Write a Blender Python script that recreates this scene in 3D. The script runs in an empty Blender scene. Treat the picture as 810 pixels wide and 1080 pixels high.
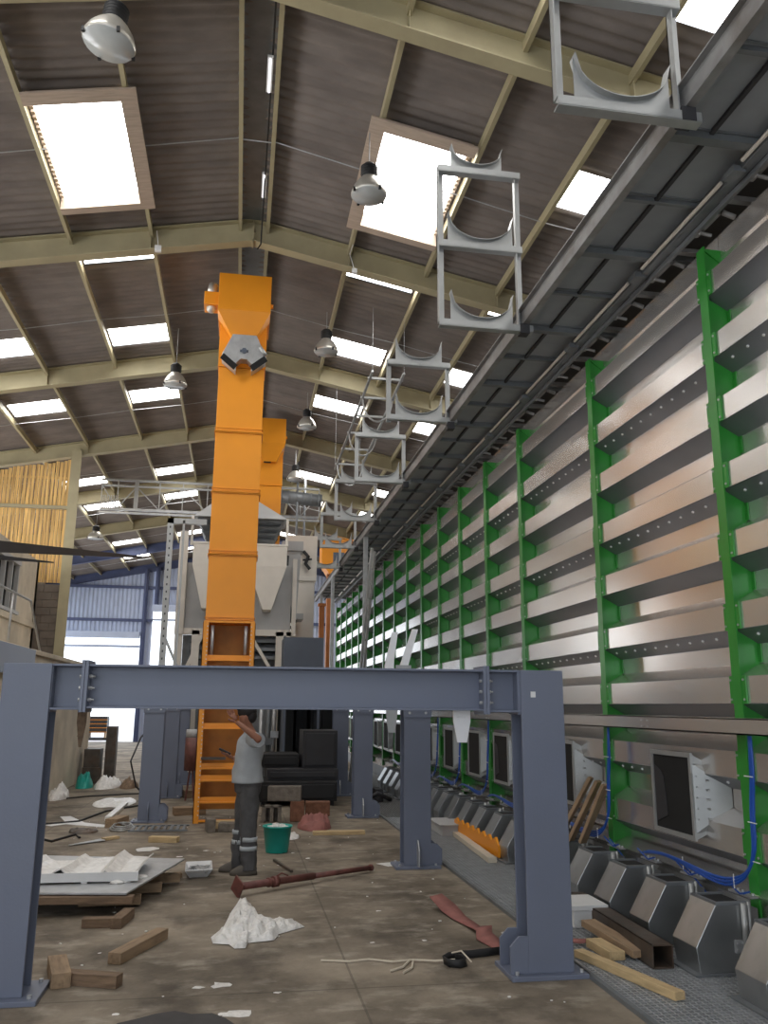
import bpy, math, random
from mathutils import noise as mn
from mathutils import Vector, Matrix, Euler
random.seed(7)
C = bpy.context.scene.collection
S = bpy.context.scene

# ------------------------------------------------------------ camera, world, exposure
cam_d = bpy.data.cameras.new('camera')
cam = bpy.data.objects.new('camera', cam_d); C.objects.link(cam)
cam_d.sensor_fit = 'VERTICAL'; cam_d.sensor_height = 24.0; cam_d.lens = 24.0 * 890.0 / 1080.0
cam_d.clip_end = 300
RX = (0.985872165940702, -0.1673607499378041, 0.006812477383896828)    # image right in world
DN = (0.04412905415671613, 0.220268341853626, -0.9744365798744278)     # image down
FW = (0.1615818636773469, 0.9609746286751332, 0.22455943969141395)     # view direction
cam.matrix_world = Matrix(((RX[0], -DN[0], -FW[0], 0), (RX[1], -DN[1], -FW[1], 0), (RX[2], -DN[2], -FW[2], 1.75), (0, 0, 0, 1)))
S.camera = cam
w = bpy.data.worlds.new('overcast_sky'); S.world = w; w.use_nodes = True
bg = w.node_tree.nodes['Background']; bg.inputs[0].default_value = (0.86, 0.93, 1.0, 1); bg.inputs[1].default_value = 2.1
PANE = 9.0        # brightness of the daylit translucent roof panes
S.view_settings.view_transform = 'Standard'; S.view_settings.look = 'None'
S.view_settings.gamma = 1.0; S.view_settings.exposure = 0.28; S.view_settings.use_curve_mapping = False

# ------------------------------------------------------------ materials
def mat(name, col, rough=0.6, metal=0.0, var=0.12, scale=3.0, bump=0.0, bscale=40.0, stretch=(1, 1, 1), dirt=None, dscale=1.2, damt=0.5, spec=0.5):
    m = bpy.data.materials.new(name); m.use_nodes = True
    nt = m.node_tree; N = nt.nodes; L = nt.links
    b = N['Principled BSDF']
    b.inputs['Roughness'].default_value = rough; b.inputs['Metallic'].default_value = metal
    b.inputs['Specular IOR Level'].default_value = spec
    tc = N.new('ShaderNodeTexCoord'); mp = N.new('ShaderNodeMapping'); mp.inputs['Scale'].default_value = stretch
    L.new(tc.outputs['Object'], mp.inputs[0])
    n = N.new('ShaderNodeTexNoise'); n.inputs['Scale'].default_value = scale; n.inputs['Detail'].default_value = 5
    L.new(mp.outputs[0], n.inputs['Vector'])
    r = N.new('ShaderNodeValToRGB'); L.new(n.outputs['Fac'], r.inputs[0])
    r.color_ramp.elements[0].position = 0.3; r.color_ramp.elements[1].position = 0.7
    r.color_ramp.elements[0].color = tuple(max(0, c * (1 - var)) for c in col) + (1,)
    r.color_ramp.elements[1].color = tuple(min(1, c * (1 + var)) for c in col) + (1,)
    out = r.outputs[0]
    if dirt:
        n2 = N.new('ShaderNodeTexNoise'); n2.inputs['Scale'].default_value = dscale; n2.inputs['Detail'].default_value = 8; n2.inputs['Roughness'].default_value = 0.65
        L.new(mp.outputs[0], n2.inputs['Vector'])
        r2 = N.new('ShaderNodeValToRGB'); r2.color_ramp.elements[0].position = 0.45; r2.color_ramp.elements[1].position = 0.68
        r2.color_ramp.elements[0].color = (0, 0, 0, 1); r2.color_ramp.elements[1].color = (damt, damt, damt, 1)
        L.new(n2.outputs['Fac'], r2.inputs[0])
        mx = N.new('ShaderNodeMixRGB'); L.new(r2.outputs[0], mx.inputs[0]); L.new(out, mx.inputs[1]); mx.inputs[2].default_value = tuple(dirt) + (1,)
        out = mx.outputs[0]
    L.new(out, b.inputs['Base Color'])
    if bump:
        n3 = N.new('ShaderNodeTexNoise'); n3.inputs['Scale'].default_value = bscale; n3.inputs['Detail'].default_value = 4
        L.new(mp.outputs[0], n3.inputs['Vector'])
        bp = N.new('ShaderNodeBump'); bp.inputs['Strength'].default_value = bump; bp.inputs['Distance'].default_value = 0.02
        L.new(n3.outputs['Fac'], bp.inputs['Height']); L.new(bp.outputs[0], b.inputs['Normal'])
    return m

def emis(name, col, st):
    m = bpy.data.materials.new(name); m.use_nodes = True
    nt = m.node_tree; nt.nodes.clear()
    e = nt.nodes.new('ShaderNodeEmission'); e.inputs[0].default_value = tuple(col) + (1,); e.inputs[1].default_value = st
    o = nt.nodes.new('ShaderNodeOutputMaterial'); nt.links.new(e.outputs[0], o.inputs[0])
    return m

M = {}
M['roof'] = mat('fibre_cement', (0.215, 0.185, 0.168), 0.9, var=0.18, scale=1.6, bump=0.3, bscale=12, dirt=(0.12, 0.10, 0.095), dscale=0.5, stretch=(1, 2, 1))
M['cream'] = mat('cream_steel', (0.42, 0.37, 0.23), 0.55, var=0.08, scale=2, dirt=(0.3, 0.25, 0.16), damt=0.4)
M['timber_frame'] = mat('pale_timber', (0.50, 0.40, 0.32), 0.7, var=0.12, scale=4, stretch=(1, 8, 1))
M['pane'] = emis('daylit_translucent_sheet', (1.0, 0.985, 0.96), PANE)
M['tube'] = emis('lit_tube', (1, 0.98, 1), 1.2)
M['blue'] = mat('blue_grey_paint', (0.145, 0.165, 0.228), 0.42, var=0.05, scale=1.5, bump=0.04, bscale=60, dirt=(0.155, 0.17, 0.21), damt=0.3)
M['dblue'] = mat('dull_blue_grey_paint', (0.10, 0.12, 0.16), 0.5, var=0.07)
M['orange'] = mat('orange_paint', (0.82, 0.30, 0.012), 0.42, var=0.04, scale=2)
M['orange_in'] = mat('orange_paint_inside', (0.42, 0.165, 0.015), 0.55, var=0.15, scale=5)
M['green'] = mat('green_paint', (0.028, 0.25, 0.032), 0.3, var=0.1, scale=4)
M['silver'] = mat('galvanised_sheet', (0.76, 0.745, 0.73), 0.25, metal=0.85, var=0.06, scale=1.6, bump=0.03, bscale=5, stretch=(1, 0.6, 1), dirt=(0.62, 0.52, 0.44), dscale=0.6, damt=0.5)
M['strip'] = mat('rib_underside_shade', (0.20, 0.21, 0.235), 0.38, metal=0.6, var=0.06)  # darkened steel: shade under the ribs put into the colour
M['deck'] = mat('coated_deck', (0.27, 0.29, 0.31), 0.5, metal=0.1, var=0.08, scale=4)
M['conduit'] = mat('cream_conduit', (0.75, 0.70, 0.62), 0.35, var=0.05)
M['galv'] = mat('galvanised_steel', (0.50, 0.51, 0.52), 0.4, metal=0.6, var=0.12, scale=9)
M['bright'] = mat('white_galvanised', (0.40, 0.41, 0.41), 0.42, metal=0.5, var=0.06, scale=7)
M['dgalv'] = mat('dark_galvanised', (0.21, 0.225, 0.24), 0.5, metal=0.45, var=0.12, scale=5, dirt=(0.13, 0.13, 0.13))
M['hopper'] = mat('worn_galvanised', (0.42, 0.435, 0.44), 0.33, metal=0.85, var=0.18, scale=6, dirt=(0.22, 0.22, 0.22), dscale=3)
M['shiny'] = mat('bright_galvanised', (0.85, 0.84, 0.85), 0.35, metal=0.4, var=0.05)
M['midgalv'] = mat('mid_galvanised', (0.30, 0.30, 0.30), 0.5, metal=0.4, var=0.15, scale=5, dirt=(0.16, 0.13, 0.11), dscale=2, damt=.6)
M['dark'] = mat('dark_steel', (0.03, 0.03, 0.034), 0.6, var=0.2)
M['rustorange'] = mat('rust_orange', (0.36, 0.12, 0.03), 0.6, var=0.2)
M['black'] = mat('black_rubber', (0.012, 0.012, 0.013), 0.6, var=0.2)
M['white'] = mat('cream_white_paint', (0.74, 0.69, 0.62), 0.5, var=0.05)
M['greybox'] = mat('light_grey_paint', (0.45, 0.45, 0.45), 0.5, var=0.05)
M['wood'] = mat('sawn_timber', (0.33, 0.225, 0.135), 0.75, var=0.35, scale=5, stretch=(6, 1, 6), bump=0.2, bscale=30, dirt=(0.13, 0.09, 0.06), dscale=2.5)
M['woodpale'] = mat('new_timber', (0.56, 0.41, 0.22), 0.7, var=0.22, scale=5, stretch=(6, 1, 6), dirt=(0.35, 0.24, 0.12), dscale=3)
M['wooddark'] = mat('weathered_timber', (0.20, 0.13, 0.08), 0.8, var=0.35, scale=5, stretch=(5, 1, 5), bump=0.3, bscale=25, dirt=(0.08, 0.055, 0.04), dscale=3)
M['slat'] = mat('warm_slat', (0.74, 0.43, 0.15), 0.65, var=0.5, scale=3.0, stretch=(6, 5, 0.3))
M['block'] = mat('blockwork', (0.17, 0.14, 0.115), 0.9, var=0.2, scale=3)
M['render'] = mat('concrete_render', (0.62, 0.55, 0.44), 0.85, var=0.15, scale=1.5, dirt=(0.3, 0.26, 0.2), dscale=0.8)
M['cladding'] = mat('pale_blue_cladding', (0.46, 0.52, 0.68), 0.5, var=0.04)
M['navy'] = mat('navy_steel', (0.07, 0.09, 0.19), 0.5, var=0.08)
M['hose'] = mat('blue_hose', (0.01, 0.075, 0.38), 0.3, var=0.05)
M['lampglass'] = mat('lamp_glass', (0.50, 0.52, 0.52), 0.15, var=0.05, scale=8)
M['alu'] = mat('spun_aluminium', (0.62, 0.60, 0.55), 0.35, metal=0.6, var=0.05)
M['plastic'] = mat('white_plastic_film', (0.78, 0.76, 0.73), 0.32, var=0.14, scale=14, bump=1.0, bscale=26)
M['whiteboard'] = mat('white_sheet', (0.70, 0.70, 0.70), 0.45, var=0.08)
M['teal'] = mat('teal_plastic', (0.01, 0.33, 0.28), 0.35, var=0.06)
M['red'] = mat('red_oxide', (0.15, 0.05, 0.04), 0.55, var=0.35, scale=9, dirt=(0.09, 0.05, 0.04), dscale=6)
M['redstrap'] = mat('faded_red_strap', (0.27, 0.105, 0.09), 0.8, var=0.2, scale=9)
M['brick'] = mat('grey_block', (0.17, 0.145, 0.12), 0.9, var=0.3, scale=12, bump=0.4)
M['brickred'] = mat('red_brick', (0.19, 0.085, 0.05), 0.9, var=0.3, scale=12, bump=0.4)
M['skin'] = mat('skin', (0.30, 0.13, 0.08), 0.55, var=0.05)
M['shirt'] = mat('grey_cotton', (0.37, 0.39, 0.41), 0.9, var=0.1, scale=6, bump=0.5, bscale=12)
M['trouser'] = mat('dark_grey_workwear', (0.075, 0.073, 0.075), 0.85, var=0.25, scale=8, bump=0.5, bscale=12)
M['reflect'] = mat('reflective_tape', (0.42, 0.45, 0.47), 0.5, var=0.05)
M['hair'] = mat('dark_hair', (0.012, 0.009, 0.008), 0.7, var=0.3)
M['shoe'] = mat('brown_shoe', (0.10, 0.085, 0.07), 0.7, var=0.2)
M['ground'] = mat('outside_concrete', (0.62, 0.60, 0.60), 0.9, var=0.05)
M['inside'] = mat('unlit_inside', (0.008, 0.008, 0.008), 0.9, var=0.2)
M['ruststeel'] = mat('mill_scale_steel', (0.085, 0.07, 0.058), 0.5, metal=0.3, var=0.3, scale=7, dirt=(0.13, 0.07, 0.04), dscale=4)

def floor_mat():
    m = bpy.data.materials.new('worn_concrete'); m.use_nodes = True
    nt = m.node_tree; N = nt.nodes; L = nt.links; b = N['Principled BSDF']; b.inputs['Roughness'].default_value = 0.72
    b.inputs['Specular IOR Level'].default_value = 0.35
    tc = N.new('ShaderNodeTexCoord')
    def noise(sc, det, lo, hi, c0, c1, st=(1, 1, 1)):
        mp = N.new('ShaderNodeMapping'); mp.inputs['Scale'].default_value = st; L.new(tc.outputs['Object'], mp.inputs[0])
        n = N.new('ShaderNodeTexNoise'); n.inputs['Scale'].default_value = sc; n.inputs['Detail'].default_value = det; n.inputs['Roughness'].default_value = 0.62
        L.new(mp.outputs[0], n.inputs['Vector'])
        r = N.new('ShaderNodeValToRGB'); r.color_ramp.elements[0].position = lo; r.color_ramp.elements[1].position = hi
        r.color_ramp.elements[0].color = c0 + (1,); r.color_ramp.elements[1].color = c1 + (1,)
        L.new(n.outputs['Fac'], r.inputs[0]); return r.outputs[0], n
    a, _ = noise(0.9, 10, 0.36, 0.64, (0.10, 0.08, 0.058), (0.30, 0.25, 0.19))
    f, _ = noise(3.0, 12, 0.52, 0.72, (0.0,) * 3, (0.7,) * 3, (1, 1.6, 1))
    m1 = N.new('ShaderNodeMixRGB'); L.new(f, m1.inputs[0]); L.new(a, m1.inputs[1]); m1.inputs[2].default_value = (0.43, 0.38, 0.31, 1)
    g, _ = noise(1.7, 8, 0.52, 0.66, (0.0,) * 3, (0.65,) * 3, (1, 0.7, 1))
    m2 = N.new('ShaderNodeMixRGB'); L.new(g, m2.inputs[0]); L.new(m1.outputs[0], m2.inputs[1]); m2.inputs[2].default_value = (0.058, 0.045, 0.034, 1)
    # expansion joints cut across the slab
    sep = N.new('ShaderNodeSeparateXYZ'); L.new(tc.outputs['Object'], sep.inputs[0])
    def line(out, pos, period, wd):
        s = N.new('ShaderNodeMath'); s.operation = 'SUBTRACT'; L.new(out, s.inputs[0]); s.inputs[1].default_value = pos
        p = N.new('ShaderNodeMath'); p.operation = 'PINGPONG'; L.new(s.outputs[0], p.inputs[0]); p.inputs[1].default_value = period / 2
        c = N.new('ShaderNodeMath'); c.operation = 'LESS_THAN'; L.new(p.outputs[0], c.inputs[0]); c.inputs[1].default_value = wd
        return c.outputs[0]
    j1 = line(sep.outputs[0], 0.83, 3.4, 0.008); j2 = line(sep.outputs[1], 5.86, 3.6, 0.009)
    mxm = N.new('ShaderNodeMath'); mxm.operation = 'MAXIMUM'; L.new(j1, mxm.inputs[0]); L.new(j2, mxm.inputs[1])
    ml = N.new('ShaderNodeMath'); ml.operation = 'MULTIPLY'; L.new(mxm.outputs[0], ml.inputs[0]); ml.inputs[1].default_value = 0.4
    m3 = N.new('ShaderNodeMixRGB'); L.new(ml.outputs[0], m3.inputs[0]); L.new(m2.outputs[0], m3.inputs[1]); m3.inputs[2].default_value = (0.03, 0.025, 0.02, 1)
    L.new(m3.outputs[0], b.inputs['Base Color'])
    n = N.new('ShaderNodeTexNoise'); n.inputs['Scale'].default_value = 14; n.inputs['Detail'].default_value = 8; L.new(tc.outputs['Object'], n.inputs['Vector'])
    bp = N.new('ShaderNodeBump'); bp.inputs['Strength'].default_value = 0.35; bp.inputs['Distance'].default_value = 0.02
    L.new(n.outputs['Fac'], bp.inputs['Height']); L.new(bp.outputs[0], b.inputs['Normal'])
    return m
M['floor'] = floor_mat()

# ------------------------------------------------------------ mesh helpers
class MB:
    def __init__(s): s.v = []; s.f = []; s.sm = []
    def add(s, vs, fs, smooth=False):
        o = len(s.v); s.v += [tuple(p) for p in vs]
        for f in fs: s.f.append(tuple(i + o for i in f)); s.sm.append(smooth)
        return s
    def box(s, x0, x1, y0, y1, z0, z1, mtx=None):
        vs = [Vector((x, y, z)) for x in (x0, x1) for y in (y0, y1) for z in (z0, z1)]
        if mtx is not None: vs = [mtx @ p for p in vs]
        return s.add(vs, [(0, 1, 3, 2), (4, 6, 7, 5), (0, 4, 5, 1), (2, 3, 7, 6), (0, 2, 6, 4), (1, 5, 7, 3)])
    def obox(s, c, size, rot=(0, 0, 0)):
        m = Matrix.Translation(c) @ Euler(rot).to_matrix().to_4x4()
        a, b, d = (q / 2 for q in size)
        return s.box(-a, a, -b, b, -d, d, m)
    def bar(s, p0, p1, wd, ht, up=(0, 0, 1)):
        p0 = Vector(p0); p1 = Vector(p1); d = (p1 - p0).normalized(); u = Vector(up)
        if abs(d.dot(u)) > 0.98: u = Vector((0, 1, 0))
        sx = d.cross(u).normalized(); sz = sx.cross(d).normalized()
        vs = [p + sx * a * wd / 2 + sz * b * ht / 2 for p in (p0, p1) for a in (-1, 1) for b in (-1, 1)]
        return s.add(vs, [(0, 1, 3, 2), (4, 6, 7, 5), (0, 4, 5, 1), (2, 3, 7, 6), (0, 2, 6, 4), (1, 5, 7, 3)])
    def tube(s, pts, r, n=8, closed=False, r2=None):
        pts = [Vector(p) for p in pts]; k = len(pts); rings = []
        prev = None
        for i, p in enumerate(pts):
            if closed: d = pts[(i + 1) % k] - pts[i - 1]
            else: d = pts[min(i + 1, k - 1)] - pts[max(i - 1, 0)]
            d.normalize()
            if prev is None:
                u = Vector((0, 0, 1)) if abs(d.z) < 0.9 else Vector((1, 0, 0))
                a = d.cross(u).normalized()
            else:
                a = (prev - d * prev.dot(d)).normalized()
            prev = a; b = d.cross(a)
            rr = r if r2 is None else r + (r2 - r) * i / (k - 1)
            rings.append([p + (a * math.cos(t) + b * math.sin(t)) * rr for t in [2 * math.pi * j / n for j in range(n)]])
        vs = [q for R in rings for q in R]; fs = []
        for i in range(k if closed else k - 1):
            for j in range(n):
                fs.append((i * n + j, i * n + (j + 1) % n, ((i + 1) % k) * n + (j + 1) % n, ((i + 1) % k) * n + j))
        s.add(vs, fs, n > 6)
        if not closed:
            o = len(s.v) - len(vs)
            s.f.append(tuple(o + j for j in range(n))[::-1]); s.sm.append(False)
            s.f.append(tuple(o + (k - 1) * n + j for j in range(n))); s.sm.append(False)
        return s
    def lathe(s, prof, c=(0, 0, 0), n=20, mtx=None):
        vs = []; k = len(prof)
        for r, z in prof:
            for j in range(n):
                t = 2 * math.pi * j / n; p = Vector((r * math.cos(t), r * math.sin(t), z))
                if mtx is not None: p = mtx @ p
                vs.append(p + Vector(c))
        fs = [(i * n + j, i * n + (j + 1) % n, (i + 1) * n + (j + 1) % n, (i + 1) * n + j) for i in range(k - 1) for j in range(n)]
        s.add(vs, fs, True)
        return s
    def prism(s, poly, axis, a, b):
        """poly: 2D points in the two other axes (order x,y,z without axis)."""
        def P(q, t):
            if axis == 'X': return (t, q[0], q[1])
            if axis == 'Y': return (q[0], t, q[1])
            return (q[0], q[1], t)
        n = len(poly); vs = [P(q, a) for q in poly] + [P(q, b) for q in poly]
        return s.add(vs, [tuple(range(n))[::-1], tuple(range(n, 2 * n))] + [(i, (i + 1) % n, n + (i + 1) % n, n + i) for i in range(n)])
    def hexbolt(s, c, r, h, axis='X'):
        ax = {'X': (1, 0, 0), 'Y': (0, 1, 0), 'Z': (0, 0, 1)}[axis]; c = Vector(c); d = Vector(ax) * h / 2
        return s.tube([c - d, c + d], r, 6)
    def build(s, name, m, parent=None, bevel=0.0, shade=None, sub=0):
        off = Vector(WL.get(parent.name, (0, 0, 0))) if parent is not None else Vector((0, 0, 0))
        me = bpy.data.meshes.new(name); me.from_pydata([tuple(Vector(v) - off) for v in s.v], [], s.f)
        me.polygons.foreach_set('use_smooth', [bool(x) if shade is None else shade for x in s.sm])
        me.update()
        o = bpy.data.objects.new(name, me); C.objects.link(o); me.materials.append(m if not isinstance(m, str) else M[m])
        import bmesh
        bm = bmesh.new(); bm.from_mesh(me); bmesh.ops.recalc_face_normals(bm, faces=bm.faces); bm.to_mesh(me); bm.free()
        if parent is not None:
            o.parent = parent; WL[o.name] = tuple(off)
        else:
            WL[o.name] = (0, 0, 0)
        if bevel:
            md = o.modifiers.new('bevel', 'BEVEL'); md.width = bevel; md.segments = 2; md.limit_method = 'ANGLE'
        if sub:
            md = o.modifiers.new('sub', 'SUBSURF'); md.levels = sub; md.render_levels = sub
        return o
WL = {}
def tag(o, label=None, cat=None, group=None, kind=None):
    if label: o['label'] = label
    if cat: o['category'] = cat
    if group: o['group'] = group
    if kind: o['kind'] = kind
    return o
def thing(name, loc, label, cat, group=None):
    o = bpy.data.objects.new(name, None); C.objects.link(o); o.location = loc; o.empty_display_size = 0.2
    WL[o.name] = tuple(loc)
    return tag(o, label, cat, group)
def rebase(o, base):
    """put a one-mesh thing's origin at its base."""
    b = Vector(base); me = o.data
    for v in me.vertices: v.co -= b
    o.location = b; WL[o.name] = tuple(b); return o
def solo(mb, name, m, base, label, cat, group=None, bevel=0.0, shade=None, sub=0):
    o = mb.build(name, m, None, bevel, shade, sub); rebase(o, base); return tag(o, label, cat, group)
def struct(mb, name, m, parent=None, bevel=0.0):
    o = mb.build(name, m, parent, bevel)
    if parent is None: o['kind'] = 'structure'
    return o
def kids(o): return [c for c in bpy.data.objects if c.parent == o]
def copy_tree(o, loc=None, parent=None, label=None, group=None):
    c = o.copy(); C.objects.link(c); c.parent = parent
    if loc is not None: c.location = loc
    if label: c['label'] = label
    if group: c['group'] = group
    for ch in kids(o): copy_tree(ch, None, c)
    return c
ORD = ['first', 'second', 'third', 'fourth', 'fifth', 'sixth', 'seventh', 'eighth', 'ninth', 'tenth', 'eleventh', 'twelfth', 'thirteenth',
       'fourteenth', 'fifteenth', 'sixteenth', 'seventeenth', 'eighteenth', 'nineteenth', 'twentieth', 'twenty-first', 'twenty-second', 'twenty-third', 'twenty-fourth', 'twenty-fifth']

# ============================================================ THE SETTING
XR = -0.08
def zr(x): return 9.62 - 0.2 * abs(x - XR)
RAF = [-2.65 + 5.15 * i for i in range(10)]            # 2.5 7.65 12.8 17.95 23.1 28.25 33.4 38.55
XL0, XR0, YN, YF = -9.6, 8.6, -6.0, 43.75
b = MB(); b.box(XL0, XR0, YN, YF + .1, -.3, 0.0); struct(b, 'floor', 'floor')
b = MB(); b.box(-60, 60, YF + .1, 120, -.32, -0.02); struct(b, 'floor_outside', 'ground')

# roof: corrugated sheets in strips, with real openings for the translucent panes
left_p = [-.30, -1.70, -2.93, -4.32, -5.65, -7.0, -8.3, XL0]
right_p = [.15, 1.52, 2.84, 4.08, 5.42, 6.7, XR0]
sky = []                                             # (x0, x1, y0, y1)
big = (9.53, 11.75)
for (a, c) in ((-5.60, -4.38), (-2.89, -1.76), (1.57, 2.78), (4.15, 5.36)):
    k = 0
    for i in range(-3, 11):
        yc = 6.42 + 3.45 * i
        if a in (-2.89, 1.57) and i == 1: sky.append((a, c) + big)
        else: sky.append((a, c, yc - .45, yc + .43))
def corr_strip(mb, xa, xb, y0, y1):
    if y1 - y0 < 0.01: return
    n = max(2, int((y1 - y0) / 0.03)); vs = []; fs = []
    for i in range(n + 1):
        y = y0 + (y1 - y0) * i / n; dz = 0.016 * math.cos(2 * math.pi * y / 0.177)
        # overlap of neighbouring sheets shows as a small step
        dz += -0.012 * ((y / 1.03) % 1.0)
        vs += [(xa, y, zr(xa) + dz), (xb, y, zr(xb) + dz), (xa, y, zr(xa) + dz + .02), (xb, y, zr(xb) + dz + .02)]
    for i in range(n):
        o = i * 4; fs += [(o, o + 1, o + 5, o + 4), (o + 2, o + 6, o + 7, o + 3)]
    mb.add(vs, fs, True)
edges = sorted(set([XL0, XR, XR0] + [q for s_ in sky for q in s_[:2]]))
roof = MB()
for xa, xb in zip(edges[:-1], edges[1:]):
    mid = (xa + xb) / 2; holes = sorted([(s_[2], s_[3]) for s_ in sky if s_[0] < mid < s_[1]])
    y = YN
    for h0, h1 in holes:
        h0 = max(h0, YN)
        if h1 < YN: continue
        corr_strip(roof, xa, xb, y, h0); y = h1
    corr_strip(roof, xa, xb, y, YF + .1)
ceiling = struct(roof, 'ceiling', 'roof')
for o_ in (-.02,):
    b = MB()
    b.box(-.34, .18, YN, YF, 9.575, 9.60); b.build('ridge_capping', 'dgalv', ceiling)
# purlins
for px in left_p[:-1] + right_p[:-1]:
    b = MB(); z = zr(px) - .035; s_ = -1 if px < XR else 1
    b.box(px - .022, px + .022, YN, YF, z - .13, z); b.box(px - .022, px + .035, YN, YF, z - .14, z - .13)
    b.build('purlin', 'cream', ceiling)
# rafters: I-section, two sloping halves
for k, y in enumerate(RAF):
    for sg, xe in ((-1, XL0), (1, XR0)):
        b = MB(); x0 = XR
        def zz(x, o): return 9.2 - .2 * abs(x - XR) + o
        for (h0, h1, hw) in ((0, .018, .10), (.018, .375, .006), (.375, .40, .10)):
            b.prism([(x0, zz(x0, h0)), (xe, zz(xe, h0)), (xe, zz(xe, h1)), (x0, zz(x0, h1))], 'Y', y - hw, y + hw)
        for xs in ([-1.7, -4.3] if sg < 0 else [1.52, 4.08]):      # web stiffeners
            b.box(xs - .005, xs + .005, y - .09, y + .09, zz(xs, .01), zz(xs, .38))
        b.build('rafter', 'navy' if k in (8, 9) else 'cream', ceiling)
    b = MB(); b.box(XR - .012, XR + .012, y - .1, y + .1, 9.17, 9.58)
    for dz in (.06, .2):
        for dy in (-.05, .05): b.hexbolt((XR + .02, y + dy, 9.2 + dz), .012, .04)
    b.build('apex_plate', 'cream', ceiling)
# thin sag rods between the purlins
for i in range(9):
    y = RAF[i] + 2.86; b = MB()
    for xs in (left_p, right_p):
        pts = [(x, y + .03 * ((k % 2) * 2 - 1), zr(x) - .12) for k, x in enumerate(xs)]
        b.tube(pts, .008, 5)
    b.tube([(-.3, y, zr(-.3) - .12), (.15, y, zr(.15) - .12)], .008, 5)
    b.build('sag_rod', 'galv', ceiling)

# translucent panes
n = 0
for (x0, x1, y0, y1) in sky:
    if y1 < YN: continue
    n += 1
    b = MB(); m_ = max(2, int((y1 - y0) / .03)); vs = []
    for i in range(m_ + 1):
        y = y0 + (y1 - y0) * i / m_; dz = 0.02 * math.cos(2 * math.pi * y / .177) + .03
        vs += [(x0, y, zr(x0) + dz), (x1, y, zr(x1) + dz)]
    b.add(vs, [(2 * i, 2 * i + 1, 2 * i + 3, 2 * i + 2) for i in range(m_)], True)
    o = struct(b, 'window_%d' % n, 'pane')
    if (y0, y1) == big:                              # the two large lights carry a timber lining
        f = MB()
        s1, s2 = (x0, x1)
        up, dn = (x1, x0) if x0 < 0 else (x0, x1)    # ridge side, eaves side
        def zt(x, o_): return zr(x) - .185 + o_
        for (ya, yb, yr) in ((y0 - .22, y0, y0), (y1, y1 + .16, y1)):
            f.prism([(s1, zt(s1, 0)), (s2, zt(s2, 0)), (s2, zt(s2, -.025)), (s1, zt(s1, -.025))], 'Y', ya, yb)
            f.prism([(s1, zt(s1, .20)), (s2, zt(s2, .20)), (s2, zt(s2, 0)), (s1, zt(s1, 0))], 'Y', yr - .012 if yr == y0 else yr, yr if yr == y0 else yr + .012)
        xa = up; xb = up + (.20 if x0 < 0 else -.20)
        f.prism([(xa, zt(xa, 0)), (xb, zt(xb, 0)), (xb, zt(xb, -.025)), (xa, zt(xa, -.025))], 'Y', y0 - .22, y1 + .16)
        for q in range(22):                          # ragged foam along the eaves-side edge
            yy = y0 + q * (y1 - y0) / 22; e = dn; w_ = .05 * (1 if x0 < 0 else -1)
            f.box(min(e, e + w_), max(e, e + w_), yy, yy + .055, zr(e) - .05, zr(e) + .02)
        f.build('window_frame', 'timber_frame', o)

# walls
def corr_wall_y(mb, y, xa, xb, za, zb, per=.2, dep=.04, top=None):
    n_ = int((xb - xa) / (per / 4)); vs = []
    for i in range(n_ + 1):
        x = xa + (xb - xa) * i / n_; dy = dep if (i // 2) % 2 else 0
        zt_ = zb if top is None else top(x)
        vs += [(x, y + dy, za), (x, y + dy, zt_)]
    mb.add(vs, [(2 * i, 2 * i + 1, 2 * i + 3, 2 * i + 2) for i in range(n_)])
b = MB(); zt_ = lambda x: zr(x) - .1
corr_wall_y(b, YF, XL0, -8.6, 0, 9, top=zt_); corr_wall_y(b, YF, -8.6, -4.9, 5.1, 9, top=zt_)
corr_wall_y(b, YF, -4.9, -4.36, 0, 9, top=zt_); corr_wall_y(b, YF, -4.36, 2.2, 6.4, 9, top=zt_)
corr_wall_y(b, YF, 2.2, XR0, 0, 9, top=zt_)
wall_far = struct(b, 'wall_far', 'cladding')
for z in (5.85, 7.5, 2.6):
    b = MB()
    segs = [(XL0, XR0)] if z > 6.4 else ([(XL0, -4.36), (2.2, XR0)] if z > 5.1 else [(XL0, -8.6), (2.2, XR0)])
    for a, c in segs: b.box(a, c, YF - .12, YF - .02, z - .07, z + .07)
    b.build('girt', 'navy', wall_far)
for x, z0 in ((-4.75, 0), (-4.2, 6.3), (2.3, 0), (5.5, 0)):
    b = MB(); b.box(x - .1, x + .1, YF - .3, YF - .1, z0, zr(x) - .3); b.box(x - .02, x + .02, YF - .42, YF - .1, z0, zr(x) - .3); b.build('wall_post', 'navy', wall_far)
b = MB(); b.box(-8.6, -4.9, YF - .5, YF - .1, 4.95, 5.25); b.box(-8.6, -4.9, YF - .1, YF - .05, 4.50, 4.62); struct(b, 'door_1', 'cladding')
b = MB(); b.box(-4.36, 2.2, YF - .45, YF - .1, 6.3, 6.62); b.box(-4.36, 2.2, YF - .1, YF - .05, 5.85, 5.95); struct(b, 'door_2', 'cladding')
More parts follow.
